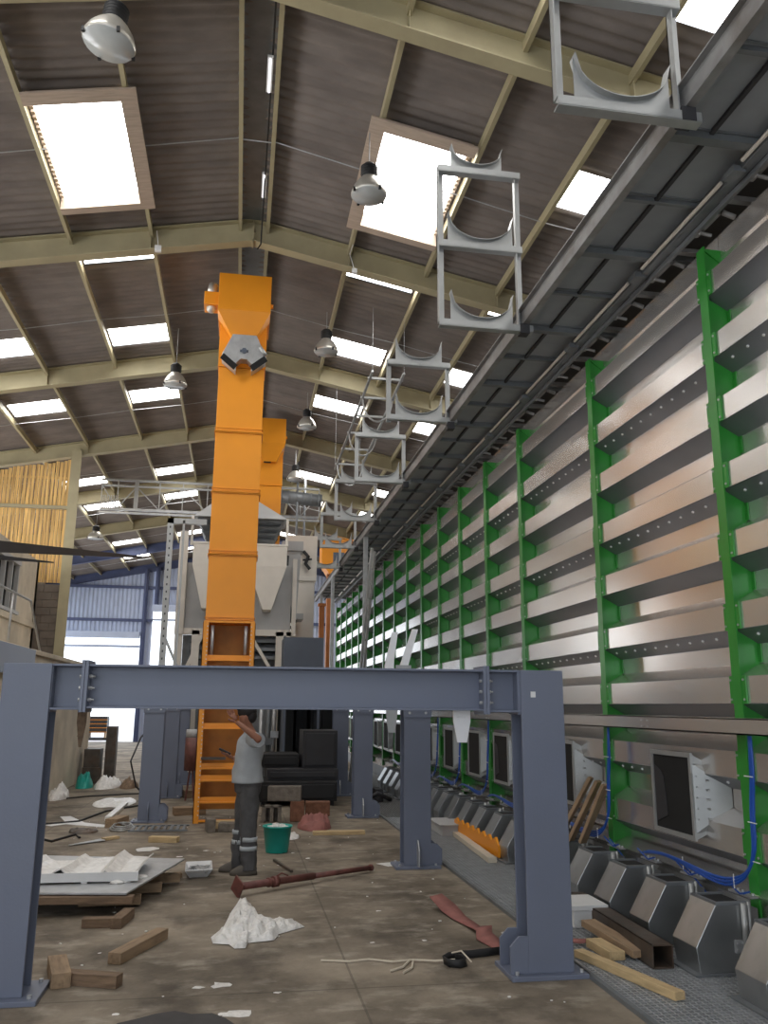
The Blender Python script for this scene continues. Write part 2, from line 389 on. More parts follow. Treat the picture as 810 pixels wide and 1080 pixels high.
# left side: block wall with a long band of translucent sheeting, open towards the camera end
b = MB(); b.box(XL0 - .1, XL0, YN, YF, 0, 3.2); b.box(XL0 - .1, XL0, YN, YF, 6.6, 7.75)
for i in range(10): b.box(XL0 - .1, XL0, -3.2 + i * 5.15, -2.4 + i * 5.15, 3.2, 6.6)
struct(b, 'wall_left', 'render')
for i in range(8):
    n += 1; b = MB(); b.box(XL0 - .06, XL0 - .03, -2.4 + i * 5.15, 2.15 + i * 5.15, 3.2, 6.6)
    o = struct(b, 'window_%d' % n, emis('daylit_side_sheet', (1, 1, 1), 4.2) if i == 0 else side_m)
    if i == 0: side_m = o.data.materials[0]
b = MB(); b.prism([(XL0, 0), (-7.2, 0), (-7.2, 5.4), (2.6, 5.4), (2.6, 0), (XR0, 0), (XR0, zr(XR0) - .05), (XR, 9.5), (XL0, zr(XL0) - .05)], 'Y', YN - .1, YN); struct(b, 'wall_near', 'cladding')
b = MB(); b.box(XR0, XR0 + .1, YN, YF, 0, 7.8); struct(b, 'wall_right', 'render')

# slatted timber screen hung under the third rafter, with its steel post and the block wall below
Ys = 23.1
b = MB(); b.box(-4.66, -4.48, Ys - .1, Ys + .1, 0, 8.5); b.box(-4.70, -4.44, Ys - .13, Ys - .1, 0, 8.45); b.build('wall_post', 'cream', ceiling)
scr = thing('slat_screen', (-6.8, Ys, 4.8), 'tall screen of vertical yellow timber slats under the roof at left', 'timber screen')
b = MB(); x = -9.3
while x < -4.72:
    wd = .075 + random.random() * .012; dz = random.random() * .06; dy = random.random() * .03
    b.box(x, x + wd, Ys + dy, Ys + .02 + dy, 6.92, zr(x) - .45 - dz)
    x += wd + .016 + random.random() * .008
b.build('slat', 'slat', scr)['kind'] = 'stuff'
b = MB(); x = -9.3
while x < -4.72:
    wd = .075 + random.random() * .012; dy = random.random() * .03
    b.box(x, x + wd, Ys + dy, Ys + .02 + dy, 4.85, 6.82)
    x += wd + .014 + random.random() * .008
b.build('slat', 'slat', scr)['kind'] = 'stuff'
b = MB()
for z in (7.7, 5.9): b.box(-9.3, -4.7, Ys + .06, Ys + .10, z - .03, z + .03)
b.build('batten', 'woodpale', scr)
b = MB(); b.box(-9.5, -4.7, Ys - .06, Ys + .04, 6.83, 6.91); b.build('rail', 'cream', scr)
b = MB()
for r in range(24):
    for c in range(12):
        x0 = -9.5 + c * .42 + (.21 if r % 2 else 0); x1 = min(x0 + .405, -4.72)
        if x1 > x0: b.box(x0, x1, Ys - .05, Ys + .12, r * .2, r * .2 + .188)
b.box(-9.5, -4.74, Ys - .03, Ys + .1, 0, 4.8); struct(b, 'wall_blockwork', 'block')

# concrete site office with a window, on the left
b = MB()
X0 = -5.0
for (ya, yb, za, zb) in ((3, 18.3, 0, 5.2), (18.3, 20.1, 0, 3.75), (18.3, 20.1, 4.85, 5.2), (20.1, 21.9, 0, 5.2)):
    b.box(X0 - .2, X0, ya, yb, za, zb)
b.box(XL0, X0, 21.7, 21.9, 0, 5.2)
b.box(X0 - .02, X0 + .05, 3, 21.9, 3.55, 3.68)
struct(b, 'wall_office', 'render')
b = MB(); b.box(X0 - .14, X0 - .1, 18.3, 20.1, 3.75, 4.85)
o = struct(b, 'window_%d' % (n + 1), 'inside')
f = MB()
for q in (18.3, 18.9, 19.5, 20.05): f.box(X0 - .1, X0 + .0, q, q + .05, 3.75, 4.85)
f.box(X0 - .1, X0 + .03, 18.3, 20.1, 4.8, 4.9); f.box(X0 - .1, X0 + .05, 18.2, 20.2, 3.70, 3.77)
f.build('window_frame', 'greybox', o)
# raised concrete dock
b = MB(); b.box(X0, -3.5, 9.5, 22.0, 0, 2.58); b.box(X0, -3.44, 9.5, 22.0, 2.58, 2.66)
struct(b, 'wall_dock', 'render', bevel=.01)
b = MB(); b.box(-3.435, -3.41, 12.0, 15.3, 2.2, 2.64)
solo(b, 'cover_plate', 'blue', (-3.42, 13.6, 2.2), 'blue grey steel plate fixed to the edge of the concrete dock', 'steel plate')
rl = thing('dock_handrail', (-3.6, 14, 2.66), 'thin tubular handrail along the concrete dock at far left', 'handrail')
b = MB(); b.tube([(-3.6, 9.6, 3.49), (-3.6, 15.4, 3.49), (-3.6, 16.5, 2.66)], .022, 8); b.build('top_rail', 'galv', rl)
for y in (9.7, 12.0, 14.2):
    b = MB(); b.tube([(-3.6, y, 2.66), (-3.6, y, 3.49)], .02, 8); b.build('post', 'galv', rl)
# tapering steel arms above the left side
b = MB()
b.add([(-2.47, 9.0, 3.255), (-2.47, 9.0, 3.375), (-1.63, 14.1, 4.09), (-1.63, 14.1, 4.12), (-2.57, 9.02, 3.255), (-2.57, 9.02, 3.375), (-1.67, 14.12, 4.09), (-1.67, 14.12, 4.12)],
      [(0, 1, 3, 2), (4, 6, 7, 5), (0, 4, 5, 1), (2, 3, 7, 6), (0, 2, 6, 4), (1, 5, 7, 3)])
b.box(-2.9, -2.47, 8.9, 9.05, 3.25, 3.38); b.box(-2.95, -2.8, 8.88, 9.08, 0, 3.38)
arm = solo(b, 'boom_arm', 'dark', (-2.87, 8.98, 0), 'long dark tapering steel arm reaching in from the left edge', 'boom')
b = MB()
b.add([(-4.1, 15.0, 4.13), (-4.1, 15.0, 4.21), (-3.45, 16.2, 4.29), (-3.45, 16.2, 4.31), (-4.2, 15.02, 4.13), (-4.2, 15.02, 4.21), (-3.48, 16.22, 4.29), (-3.48, 16.22, 4.31)],
      [(0, 1, 3, 2), (4, 6, 7, 5), (0, 4, 5, 1), (2, 3, 7, 6), (0, 2, 6, 4), (1, 5, 7, 3)])
b.box(-4.94, -4.1, 14.95, 15.07, 4.12, 4.22)
solo(b, 'boom_arm', 'dark', (-4.94, 15, 4.12), 'short dark tapering bar below the long arm, across the office window', 'boom')

# ============================================================ THE STEEL BIN ON THE RIGHT
FX, DX = 3.60, 3.78
cols = [1.05, 3.40, 5.75, 8.06, 10.44, 12.05] + [13.6 + 1.54 * i for i in range(13)]
binr = thing('storage_bin', (3.8, 20, 0), 'long ribbed galvanised steel bin with green uprights along the right side', 'storage bin')
def profile():
    pts = [(DX, .30), (DX, .66 - .0)]
    cs = [.82, 1.353] + [1.886 + .533 * i for i in range(7)]
    pts = [(DX, .30)]
    for c in cs:
        pts += [(DX, c - .195), (FX, c - .095), (FX, c + .095), (DX, c + .195)]
    pts += [(DX, 5.34), (DX - .03, 5.36), (DX - .03, 5.56), (3.95, 5.56), (3.95, .30)]
    return pts, cs
prof, cs = profile()
def arc_bolts(mb, y0, y1, c, every):
    y = y0 + .16
    while y < y1 - .1:
        p = Vector((FX + .07, y, c - .138)); nrm = Vector((-.54, 0, -.84)).normalized()
        mb.tube([p, p + nrm * .012], .011, 6); y += every
for i in range(len(cols) - 1):
    y0, y1 = cols[i] + .005, cols[i + 1] - .005
    b = MB(); b.prism(prof, 'Y', y0, y1)
    b.build('wall_panel', 'silver', binr)
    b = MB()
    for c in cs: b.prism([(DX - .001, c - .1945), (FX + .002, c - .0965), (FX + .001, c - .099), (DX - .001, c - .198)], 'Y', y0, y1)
    b.build('underside_shade_strip', 'strip', binr)  # added darker strips paint the shade on the rib undersides
    if i < 8:
        bb = MB()
        for c in cs[1::2]: arc_bolts(bb, y0, y1, c, .2)
        o = bb.build('bolt_row', 'shiny', binr); o['kind'] = 'stuff'
for i, y in enumerate(cols):
    b = MB()
    b.box(FX - .022, FX - .010, y - .055, y + .055, .34, 5.42)           # front flange
    b.box(FX - .012, DX + .02, y - .006, y + .006, .34, 5.42)           # web
    for c in cs: 
        b.box(FX - .016, FX - .002, y - .10, y + .10, c - .10, c + .10)   # bolt plates on every rib
        # stitch plate against the recessed sheet
        b.box(DX - .012, DX - .002, y - .045, y + .045, c + .20, c + .335)
    b.prism([(FX - .01, 5.42), (DX + .1, 5.42), (DX + .1, 5.2)], 'Y', y - .02, y + .02)
    col = b.build('upright', 'green', binr)
    if i < 9:
        bb = MB()
        for c in cs:
            for dy in (-.08, .08):
                for dz in (-.07, .07): bb.hexbolt((FX - .019, y + dy, c + dz), .009, .01)
        bb.build('bolt', 'galv', col)['kind'] = 'stuff'
# sloping sill with bolt plates along the foot of the bin
b = MB(); b.prism([(3.56, .50), (3.74, .56), (3.74, .30), (3.62, .30), (3.62, .44)], 'Y', 1.0, 32.1)
b.build('sill', 'silver', binr)
b = MB(); b.box(3.66, 3.9, 1.0, 32.1, 0, .32); b.build('plinth', 'dgalv', binr)
# channel rail
b = MB(); b.box(3.44, 3.452, 1.0, 32.1, 1.575, 1.685); b.box(3.44, 3.50, 1.0, 32.1, 1.575, 1.585); b.box(3.44, 3.52, 1.0, 32.1, 1.677, 1.687)
for y in cols: b.box(3.50, 3.60, y - .05, y + .05, 1.59, 1.66)
b.build('channel_rail', 'silver', binr)
b = MB()
for y in cols[1:7]:
    yy = y + 1.15
    for dy in (0, .11):
        for dz in (0, .05): b.hexbolt((3.436, yy + dy, 1.60 + dz), .006, .008)
b.build('rivet', 'bright', binr)['kind'] = 'stuff'
# inspection ports
offs = [.6, .6, .68, .53] + [.25] * 14
def port(y0, detail):
    y1 = y0 + .66; z0, z1 = .76, 1.41; xf = 3.50
    b = MB()
    t = .035
    b.box(xf, xf + .02, y0, y1, z0, z0 + t); b.box(xf, xf + .02, y0, y1, z1 - t, z1); b.box(xf, xf + .02, y0, y0 + t, z0 + t, z1 - t); b.box(xf, xf + .02, y1 - t, y1, z0 + t, z1 - t)
    # trunk tapering back into the bin
    A = [(xf + .02, y0 + .01, z0 + .01), (xf + .02, y1 - .01, z0 + .01), (xf + .02, y1 - .01, z1 - .01), (xf + .02, y0 + .01, z1 - .01)]
    B_ = [(3.76, y0 + .0, z0 + .12), (3.76, y1 - .05, z0 + .12), (3.76, y1 - .05, z1 - .14), (3.76, y0 + .0, z1 - .14)]
    b.add(A + B_, [(0, 1, 5, 4), (1, 2, 6, 5), (2, 3, 7, 6), (3, 0, 4, 7)])
    # flare running back into the recess on the near side
    b.add([(3.515, y0, .82), (3.775, y0 - .10, 1.02), (3.775, y0 - .10, 1.155), (3.515, y0, 1.33), (3.775, y0 + .05, .82), (3.775, y0 + .05, 1.33)],
          [(0, 1, 2, 3), (0, 4, 1), (3, 2, 5), (1, 4, 5, 2)])
    fr = b.build('inspection_port', 'bright', binr)
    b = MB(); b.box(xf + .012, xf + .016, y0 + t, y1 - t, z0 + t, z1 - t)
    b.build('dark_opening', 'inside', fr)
    if detail:
        b = MB()
        for q in range(7): b.hexbolt((xf + .035, y0 - .005, .84 + q * .08), .007, .015, 'Y')
        for q in range(5): b.hexbolt((3.60, y0 - .06, .93 + q * .07), .008, .02)
        b.build('bolt', 'galv', fr)['kind'] = 'stuff'
        b = MB(); b.prism([(y1 - .24, z0 + .14), (y1 - .05, z0 + .08), (y1 - .05, z1 - .12), (y1 - .16, z1 - .16), (y1 - .2, z0 + .44)], 'X', xf + .005, xf + .01)
        b.build('inner_cone', 'dark', fr)
for i in range(1, len(cols) - 1): port(cols[i] + offs[i - 1], i < 5)

# floor grating beside the bin
g = MB()
for i in range(30):
    x = 2.42 + i * .042; g.box(x - .005, x + .005, 3.2, 24, .004, .026)
y = 3.2
while y < 14: g.box(2.41, 3.64, y - .005, y + .005, .014, .028); y += .044
gr = solo(g, 'floor_grating', 'galv', (3.0, 13, 0), 'steel bar grating strip in the floor beside the bin', 'floor grating')
g = MB(); g.box(2.40, 3.66, 3.2, 24, .0005, .004); o = g.build('backing', 'black', gr)
g = MB(); g.box(2.38, 2.415, 3.2, 24, .001, .03); g.build('edge_angle', 'dgalv', gr)

# discharge boxes on the grating
def hopper():
    r = thing('discharge_box', (3.3, 5.78, 0.028), 'dull galvanised discharge box', 'discharge box', 'discharge boxes along the foot of the bin')
    z0 = .03
    P = [(3.46, z0 + .43), (3.24, z0 + .43), (3.08, z0 + .17), (3.10, z0 + .012), (3.50, z0 + .012), (3.55, .2), (3.55, z0 + .4)]
    b = MB(); b.prism(P, 'Y', 5.78, 6.10)
    b.build('body', 'hopper', r, bevel=.004)
    b = MB(); b.box(3.05, 3.52, 5.75, 6.13, z0, z0 + .012); b.build('foot_plate', 'dgalv', r)
    b = MB(); b.box(3.27, 3.45, 5.82, 6.06, z0 + .431, z0 + .437); b.build('outlet', 'inside', r)
    b = MB(); b.box(3.24, 3.47, 5.775, 5.81, z0 + .425, z0 + .445); b.box(3.24, 3.47, 6.07, 6.105, z0 + .425, z0 + .445)
    b.box(3.24, 3.265, 5.8, 6.08, z0 + .425, z0 + .445); b.build('top_flange', 'dgalv', r)
    b = MB(); b.tube([(3.43, 5.755, z0 + .10), (3.43, 5.755, z0 + .44)], .020, 10); b.tube([(3.47, 5.76, z0 + .09), (3.47, 5.76, z0 + .45)], .012, 8)
    pt = b.build('piston', 'bright', r)
    b = MB(); b.box(3.36, 3.42, 5.765, 5.78, z0 + .13, z0 + .21)
    for dx in (.37, .41):
        for dz in (.15, .19): b.hexbolt((3.0 + dx, 5.762, z0 + dz), .006, .01, 'Y')
    b.build('hinge_plate', 'galv', r)
    b = MB()
    for q in range(4): b.hexbolt((3.56, 5.84 + q * .06, z0 + .475), .009, .015, 'Z')
    b.box(3.52, 3.60, 5.80, 6.08, z0 + .455, z0 + .468)
    b.build('bolt_plate', 'galv', r)
    return r
h0 = hopper()
hy = [4.91, 5.68, 6.36, 7.04, 7.73] + [8.42 + .68 * i for i in range(16)]
for i, y in enumerate(hy):
    lab = 'faceted galvanised discharge box on the grating, %s of the row counted from the camera' % ORD[i]
    if i == 1: h0['label'] = lab; h0.location = (3.3, y, .028)
    else: copy_tree(h0, (3.3, y, .028), label=lab)

# blue hoses
def hose_set(y, big_):
    r = thing('blue_hose', (3.5, y, .5), 'bundle of bright blue hoses running down the upright', 'hose', 'blue hose bundles')
    for k in range(3):
        e = k * .016
        pts = [(3.50 - e * .3, y - .22 - e, 1.57), (3.49, y - .225 - e, 1.3), (3.485, y - .18 - e, 1.05), (3.475, y - .21 - e, .82), (3.47, y - .14 + e, .68 - e),
               (3.47, y - .02, .62 - e), (3.47, y + .15, .575 - e * 1.5), (3.47, y + .40, .565 - e), (3.46, y + .75, .60 - e * .6), (3.48, y + 1.15, .60), (3.52, y + 1.45 + e * 4, .56 - e)]
        P = []
        for a, c in zip(pts[:-1], pts[1:]):
            for t in (0, .33, .66): P.append(tuple(a[q] + (c[q] - a[q]) * t for q in range(3)))
        P.append(pts[-1])
        for _ in range(3): P = [P[0]] + [tuple((P[j - 1][q] + P[j][q] * 2 + P[j + 1][q]) / 4 for q in range(3)) for j in range(1, len(P) - 1)] + [P[-1]]
        b = MB(); b.tube(P, .010, 8); b.build('hose', 'hose', r)
    b = MB()
    for dy in (.05, .75):
        p = (3.45, y + dy, .60); b.tube([(3.462, y + dy, .535), (3.462, y + dy, .63)], .004, 5)
    for z in (.75, 1.0, 1.3): b.tube([(3.47, y - .27, z), (3.47, y - .17, z)], .004, 5)
    b.build('cable_tie', 'whiteboard', r)
    return r
hs = hose_set(5.75, 1)
hs['label'] = 'bundle of blue hoses looping down the nearest green upright'
hose_set(8.06, 1)['label'] = 'bundle of blue hoses down the second green upright from the camera'
for i in range(4, 10):
    copy_tree(hs, (3.5, cols[i], .5), label='blue hoses down the %s green upright from the camera' % ORD[i - 2])
# small branch hoses from the run to each piston
for i, y in enumerate(hy[:6]):
    b = MB(); b.tube([(3.47, y + .25, .57), (3.50, y + .12, .50), (3.50, y - .0, .535), (3.44, y - .02, .53)], .006, 6)
    if i % 2 == 0: b.tube([(3.50, y + .2, .56), (3.56, y + .0, .40), (3.60, y - .12, .2)], .006, 6)
    solo(b, 'branch_hose', 'hose', (3.47, y, .5), 'thin blue hose feeding the %s discharge box from the camera' % ORD[i], 'hose', 'thin blue branch hoses')

# ============================================================ CATWALK ABOVE THE BIN
cw = thing('catwalk', (3.3, 18, 5.6), 'long grey steel catwalk above the bin, seen from below', 'catwalk')
CE = 32.1
b = MB(); b.box(2.735, 2.747, 1.5, CE, 5.62, 5.76); b.box(2.735, 2.80, 1.5, CE, 5.61, 5.622); b.box(2.69, 2.747, 1.5, CE, 5.755, 5.765); b.build('edge_beam', 'midgalv', cw)
b = MB(); b.box(3.47, 3.48, 1.5, CE, 5.62, 5.76); b.box(3.46, 3.54, 1.5, CE, 5.60, 5.622); b.box(3.545, 3.575, 1.5, CE, 5.56, 5.60); b.build('inner_beam', 'dgalv', cw)
y = 1.6; k = 0
ys_ = []
while y < CE - .5: ys_.append(y); y += .79
for k, y in enumerate(ys_):
    b = MB(); b.box(2.75, 3.47, y - .02, y + .02, 5.665, 5.70) if k % 2 else b.box(2.75, 3.86, y - .04, y + .04, 5.64, 5.70)
    b.box(2.75, 3.47, y - .06, y - .045, 5.69, 5.70)
    b.build('cross_member', 'dgalv', cw)
    b = MB(); b.box(2.748, 3.469, y + .012, y + .778, 5.70, 5.71); b.build('deck_panel', 'deck', cw)
b = MB(); b.box(3.09, 3.12, 1.5, CE, 5.672, 5.70); b.build('stringer', 'dark', cw)
y = 2.0
while y < 29:
    b = MB(); b.tube([(3.435, y, 5.625), (3.435, y + 1.3, 5.625)], .016, 6); b.build('conduit', 'conduit', cw)
    b = MB(); b.box(3.40, 3.50, y + 1.36, y + 1.5, 5.58, 5.63); b.build('conduit_box', 'dgalv', cw)
    y += 1.58
y = 2.2
while y < 29.5:
    b = MB(); b.box(3.56, 3.84, y - .03, y + .03, 5.62, 5.66); b.box(3.60, 3.64, y + .15, y + .5, 5.60, 5.63)
    b.tube([(3.64, y + .12, 5.60), (3.74, y + .12, 5.57)], .022, 8); b.tube([(3.60, y + .4, 5.585), (3.70, y + .4, 5.57)], .016, 6)
    b.build('clamp', 'midgalv', cw); y += .79
b = MB(); b.box(3.56, 4.6, 1.5, CE, 5.76, 5.78); b.build('cover_plate', 'dark', cw)
for x, y, z0 in ((2.80, 19.2, 0), (2.72, 25.5, 0), (2.80, 30.0, 0)):
    b = MB(); b.box(x - .05, x + .05, y - .05, y + .05, 0, 5.62); b.box(x - .1, x + .1, y - .1, y + .1, 0, .02); b.build('support_post', 'galv', cw)

# conveyor support frames standing on the outer edge of the catwalk
def saddle(mb, xc, y, z, wd, ht, th=.03):
    # plate with a round cut; the lip follows the cut
    r = wd / 2; n_ = 18; top = []
    for j in range(n_ + 1):
        t = j / n_; x = -r + wd * t; zz_ = ht - (ht - .045) * math.sqrt(max(0, 1 - (x / r) ** 2)) ** .9
        top.append((xc + x, z + zz_))
    lo = [(xc + r, z), (xc - r, z)]
    poly = top + lo; vs = []; nn = len(poly)
    # build by quads so the concave cut stays clean
    for (x, zt_) in top:
        vs += [(x, y - .004, z), (x, y - .004, zt_), (x, y + .004, z), (x, y + .004, zt_), (x, y - .05, zt_), (x, y + .05, zt_), (x, y - .05, zt_ - .006), (x, y + .05, zt_ - .006)]
    fs = []
    for j in range(n_):
        o = j * 8; q = o + 8
        fs += [(o, q, q + 1, o + 1), (o + 2, o + 3, q + 3, q + 2), (o + 4, q + 4, q + 5, o + 5), (o + 6, o + 7, q + 7, q + 6), (o + 4, o + 6, q + 6, q + 4), (o + 5, q + 5, q + 7, o + 7)]
    o = n_ * 8
    fs += [(0, 1, 3, 2), (o, o + 2, o + 3, o + 1)]
    mb.add(vs, fs)
def sframe(y, levels, i, xoff=0):
    r = thing('pipe_support_frame', (2.3, y, 5.5), 'pale steel pipe support frame with curved saddles on the catwalk edge, %s from the camera' % ORD[i], 'support frame', 'pipe support frames along the catwalk')
    xl, xr = 1.88 + xoff, 2.72 + xoff
    zt_ = levels[-1]
    for x in (xl, xr):
        b = MB(); b.box(x - .035, x - .025, y - .035, y + .035, 5.56, zt_ + .03); b.box(x - .035, x + .035, y + .025, y + .035, 5.56, zt_ + .03)
        b.build('upright', 'bright', r)
    for k, z in enumerate(levels):
        b = MB(); xe = 2.84 if k == 0 else xr + .03
        b.box(xl - .03, xe, y - .045, y - .035, z - .03, z + .04); b.box(xl - .03, xe, y - .045, y + .035, z - .035, z - .025)
        b.build('crossbar', 'bright', r)
        b = MB(); wd = (.66, .70, .56)[k] if len(levels) == 3 else .66
        saddle(b, 2.30 + xoff + (-.03 if k == 2 else 0), y - .02, z + .03, wd, .33 if k < 2 else .26)
        b.build('saddle', 'bright', r)
    b = MB(); b.box(2.70, 2.80, y - .05, y + .06, 5.50, 5.60); b.build('clamp', 'dark', r)
    return r
fy = [4.45, 7.73, 10.85, 14.1, 17.3, 20.5, 23.7]
lv = [[5.53, 6.40, 7.3], [5.55, 6.44, 7.32], [5.62, 6.43], [5.60, 6.42], [5.60, 6.42], [5.6, 6.42], [5.6, 6.42], [5.6, 6.42]]
for i, (y, l) in enumerate(zip(fy, lv)): sframe(y, l, i)

# ladder-like trough frame hung between the support frames
lf = thing('trough_frame', (2.2, 16, 6.6), 'pale ladder-like trough frame hanging beyond the fourth support frame', 'trough frame')
A0, A1, B0, B1 = (2.22, 14.6, 7.85), (1.92, 18.0, 6.88), (2.82, 14.6, 7.85), (2.47, 18.0, 6.88)
for P0, P1 in ((A0, A1), (B0, B1)):
    b = MB(); b.bar(P0, P1, .04, .05); b.build('rail', 'bright', lf)
for k in range(6):
    t = .06 + k * .175; p = [A0[q] + (A1[q] - A0[q]) * t for q in range(3)]; q_ = [B0[q] + (B1[q] - B0[q]) * t for q in range(3)]
    b = MB(); b.bar((p[0] - .04, p[1], p[2]), (q_[0] + .04, q_[1], q_[2]), .04, .04); b.build('cross_rung', 'bright', lf)
    if k in (1, 3, 5):
        b = MB(); cx_ = (p[0] + q_[0]) / 2; hw_ = (q_[0] - p[0]) / 2
        b.tube([(cx_ - hw_ * math.cos(math.pi * j / 12), p[1], p[2] - .48 * math.sin(math.pi * j / 12)) for j in range(13)], .018, 6)
        b.build('curved_rib', 'bright', lf)
for x, y, z in (A0, B0, A1, B1):
    b = MB(); b.tube([(x, y, z), (x, y, zr(x) - .02)], .004, 5); b.build('suspension_wire', 'galv', lf)

# ============================================================ BLUE GREY PORTAL AND COLUMNS
def column(parent, x0, x1, y0, y1, top, wing=-1, plate=(0, 0, 0, 0), detail=True, m='blue'):
    c = MB(); t = .018
    c.box(x0, x1, y0, y0 + t, .03, top); c.box(x0, x1, y1 - t, y1, .03, top)
    xm = (x0 + x1) / 2; c.box(xm - .006, xm + .006, y0 + t, y1 - t, .03, top)
    col = c.build('column', m, parent, bevel=.003)
    b = MB(); b.box(plate[0], plate[1], plate[2], plate[3], 0, .03); b.build('base_plate', m, col, bevel=.004)
    xw, xe = (x0, x0 - .125) if wing < 0 else (x1, x1 + .125)
    sgn = -1 if wing < 0 else 1
    for yy in (y0, y1 - t):
        b = MB(); b.prism([(xw, .03), (xe, .03), (xe, .20), (xe - sgn * .06, .26), (xw, .26)], 'Y', yy, yy + t)
        b.build('wing_plate', m, col, bevel=.002)
    for (bx, by) in ((plate[0] + .05, plate[2] + .05), (plate[1] - .05, plate[2] + .05), (plate[0] + .05, plate[3] - .05), (plate[1] - .05, plate[3] - .05)):
        b = MB(); b.hexbolt((bx, by, .04), .014, .02, 'Z'); b.build('anchor_bolt', 'galv', col)
    return col
pf = thing('portal_frame', (.4, 6.0, 0), 'blue grey steel portal frame spanning the foreground', 'steel frame')
column(pf, -1.50, -1.20, 5.88, 6.13, 2.01, -1, (-1.72, -1.10, 5.80, 6.22))
column(pf, 1.985, 2.30, 5.88, 6.13, 2.01, -1, (1.85, 2.40, 5.82, 6.22))
b = MB()
for (a, c, zb) in ((-1.20, -1.005, 1.715), (1.745, 1.985, 1.715), (-.98, 1.72, 1.725)):
    b.box(a, c, 5.895, 6.12, 1.995, 2.01); b.box(a, c, 5.895, 6.12, zb, zb + .014); b.box(a, c, 6.0, 6.01, zb + .014, 1.995)
b.build('beam', 'blue', pf, bevel=.002)
for xc in (-.9925, 1.7325):
    b = MB(); b.box(xc - .022, xc - .001, 5.875, 6.14, 1.70, 2.035); b.box(xc + .001, xc + .022, 5.875, 6.14, 1.70, 2.035); ep = b.build('end_plate', 'blue', pf, bevel=.002)
    b = MB()
    for z in (1.78, 1.855, 1.93):
        for yy in (5.93, 6.08): b.hexbolt((xc - .03, yy, z), .013, .018); b.hexbolt((xc + .032, yy, z), .013, .022); b.hexbolt((xc + .05, yy, z), .007, .02)
    b.build('bolt', 'galv', ep)
for xa in (-1.22, 1.965):
    b = MB(); b.box(xa, xa + .025, 5.9, 6.11, 1.70, 2.01); b.build('stiffener', 'blue', pf)
b = MB(); b.box(2.055, 2.09, 5.874, 5.88, 1.82, 1.86); b.build('paint_chip', 'whiteboard', pf)

# further single columns standing behind the portal
far_l = [(-1.42, 13.98), (-1.41, 17.5), (-1.36, 20.3), (-1.35, 24.0), (-1.35, 27.5)]
far_r = [(1.90, 9.80), (1.92, 14.2), (1.95, 17.6), (1.95, 21.0)]
def single(x, y, label, wing, cat='steel column'):
    r = thing('steel_column', (x + .16, y + .12, 0), label, cat, 'blue grey columns behind the portal')
    column(r, x, x + .31, y, y + .25, 1.98, wing, (x - .1, x + .41, y - .06, y + .31))
    b = MB(); b.prism([(y - .10, .03), (y, .03), (y, .30), (y - .03, .30), (y - .10, .20)], 'X', x + .145, x + .16); b.build('front_gusset', 'galv' if x > 0 else 'blue', r)
    b = MB(); b.box(x - .01, x + .32, y - .015, y, 1.63, 1.98); cp = b.build('cap_plate', 'blue', r)
    b = MB()
    for dx in (.06, .25):
        for z in (1.68, 1.76, 1.9): b.hexbolt((x + dx, y - .02, z), .016, .014, 'Y')
    b.build('bolt', 'galv', cp)
    return r
for i, (x, y) in enumerate(far_l): single(x, y, 'blue grey steel column in the left-hand line behind the portal, %s from the camera' % ORD[i], 1)
for i, (x, y) in enumerate(far_r): single(x, y, 'blue grey steel column in the right-hand line behind the portal, %s from the camera' % ORD[i], 1)

# tapered bracket plates under and over the beams
def bracket(x, y, zt_, zb, w0, w1, m, label, up=False, lean=0):
    b = MB(); b.prism([(x - w0 / 2, zt_), (x + w0 / 2, zt_), (x + w0 / 2, zt_ + (zb - zt_) * .35), (x + w1 / 2 + lean, zb), (x - w1 / 2 + lean, zb), (x - w0 / 2, zt_ + (zb - zt_) * .35)], 'Y', y, y + .02)
    for k in range(3):
        for s_ in (-1, 1): b.hexbolt((x + s_ * w0 * .22, y - .004, zt_ + (zb - zt_) * (.2 + .25 * k)), .006, .01, 'Y')
    return solo(b, 'bracket_plate', m, (x, y, min(zt_, zb)), label, 'bracket plate', 'tapered bracket plates')
bracket(1.615, 6.125, 1.725, 1.50, .125, .07, 'shiny', 'bright tapered steel plate hanging under the right end of the front beam')
bracket(-1.03, 6.125, 1.715, 1.47, .06, .015, 'wooddark', 'brown pointed wedge hanging below the left joint of the front beam')
bracket(1.755, 9.80, 1.78, 1.46, .13, .08, 'bright', 'dull tapered plate hanging beside the nearest right-hand column')
b = MB(); b.box(1.66, 2.1, 9.82, 9.94, 1.76, 2.0); solo(b, 'beam_stub', 'blue', (1.88, 9.88, 1.76), 'short blue beam stub on top of the nearest right-hand column', 'beam')
bracket(1.72, 9.80, 2.0, 2.60, .10, .07, 'shiny', 'left of the two bright leaning plates standing above the beam', lean=.07)
bracket(1.90, 9.80, 2.0, 2.64, .10, .07, 'shiny', 'right of the two bright leaning plates standing above the beam', lean=.13)
b = MB(); b.box(1.80, 1.98, 9.79, 9.80, 2.12, 2.22); solo(b, 'tie_plate', 'bright', (1.85, 9.8, 2.12), 'small bright plate joining the two leaning plates above the beam', 'plate')

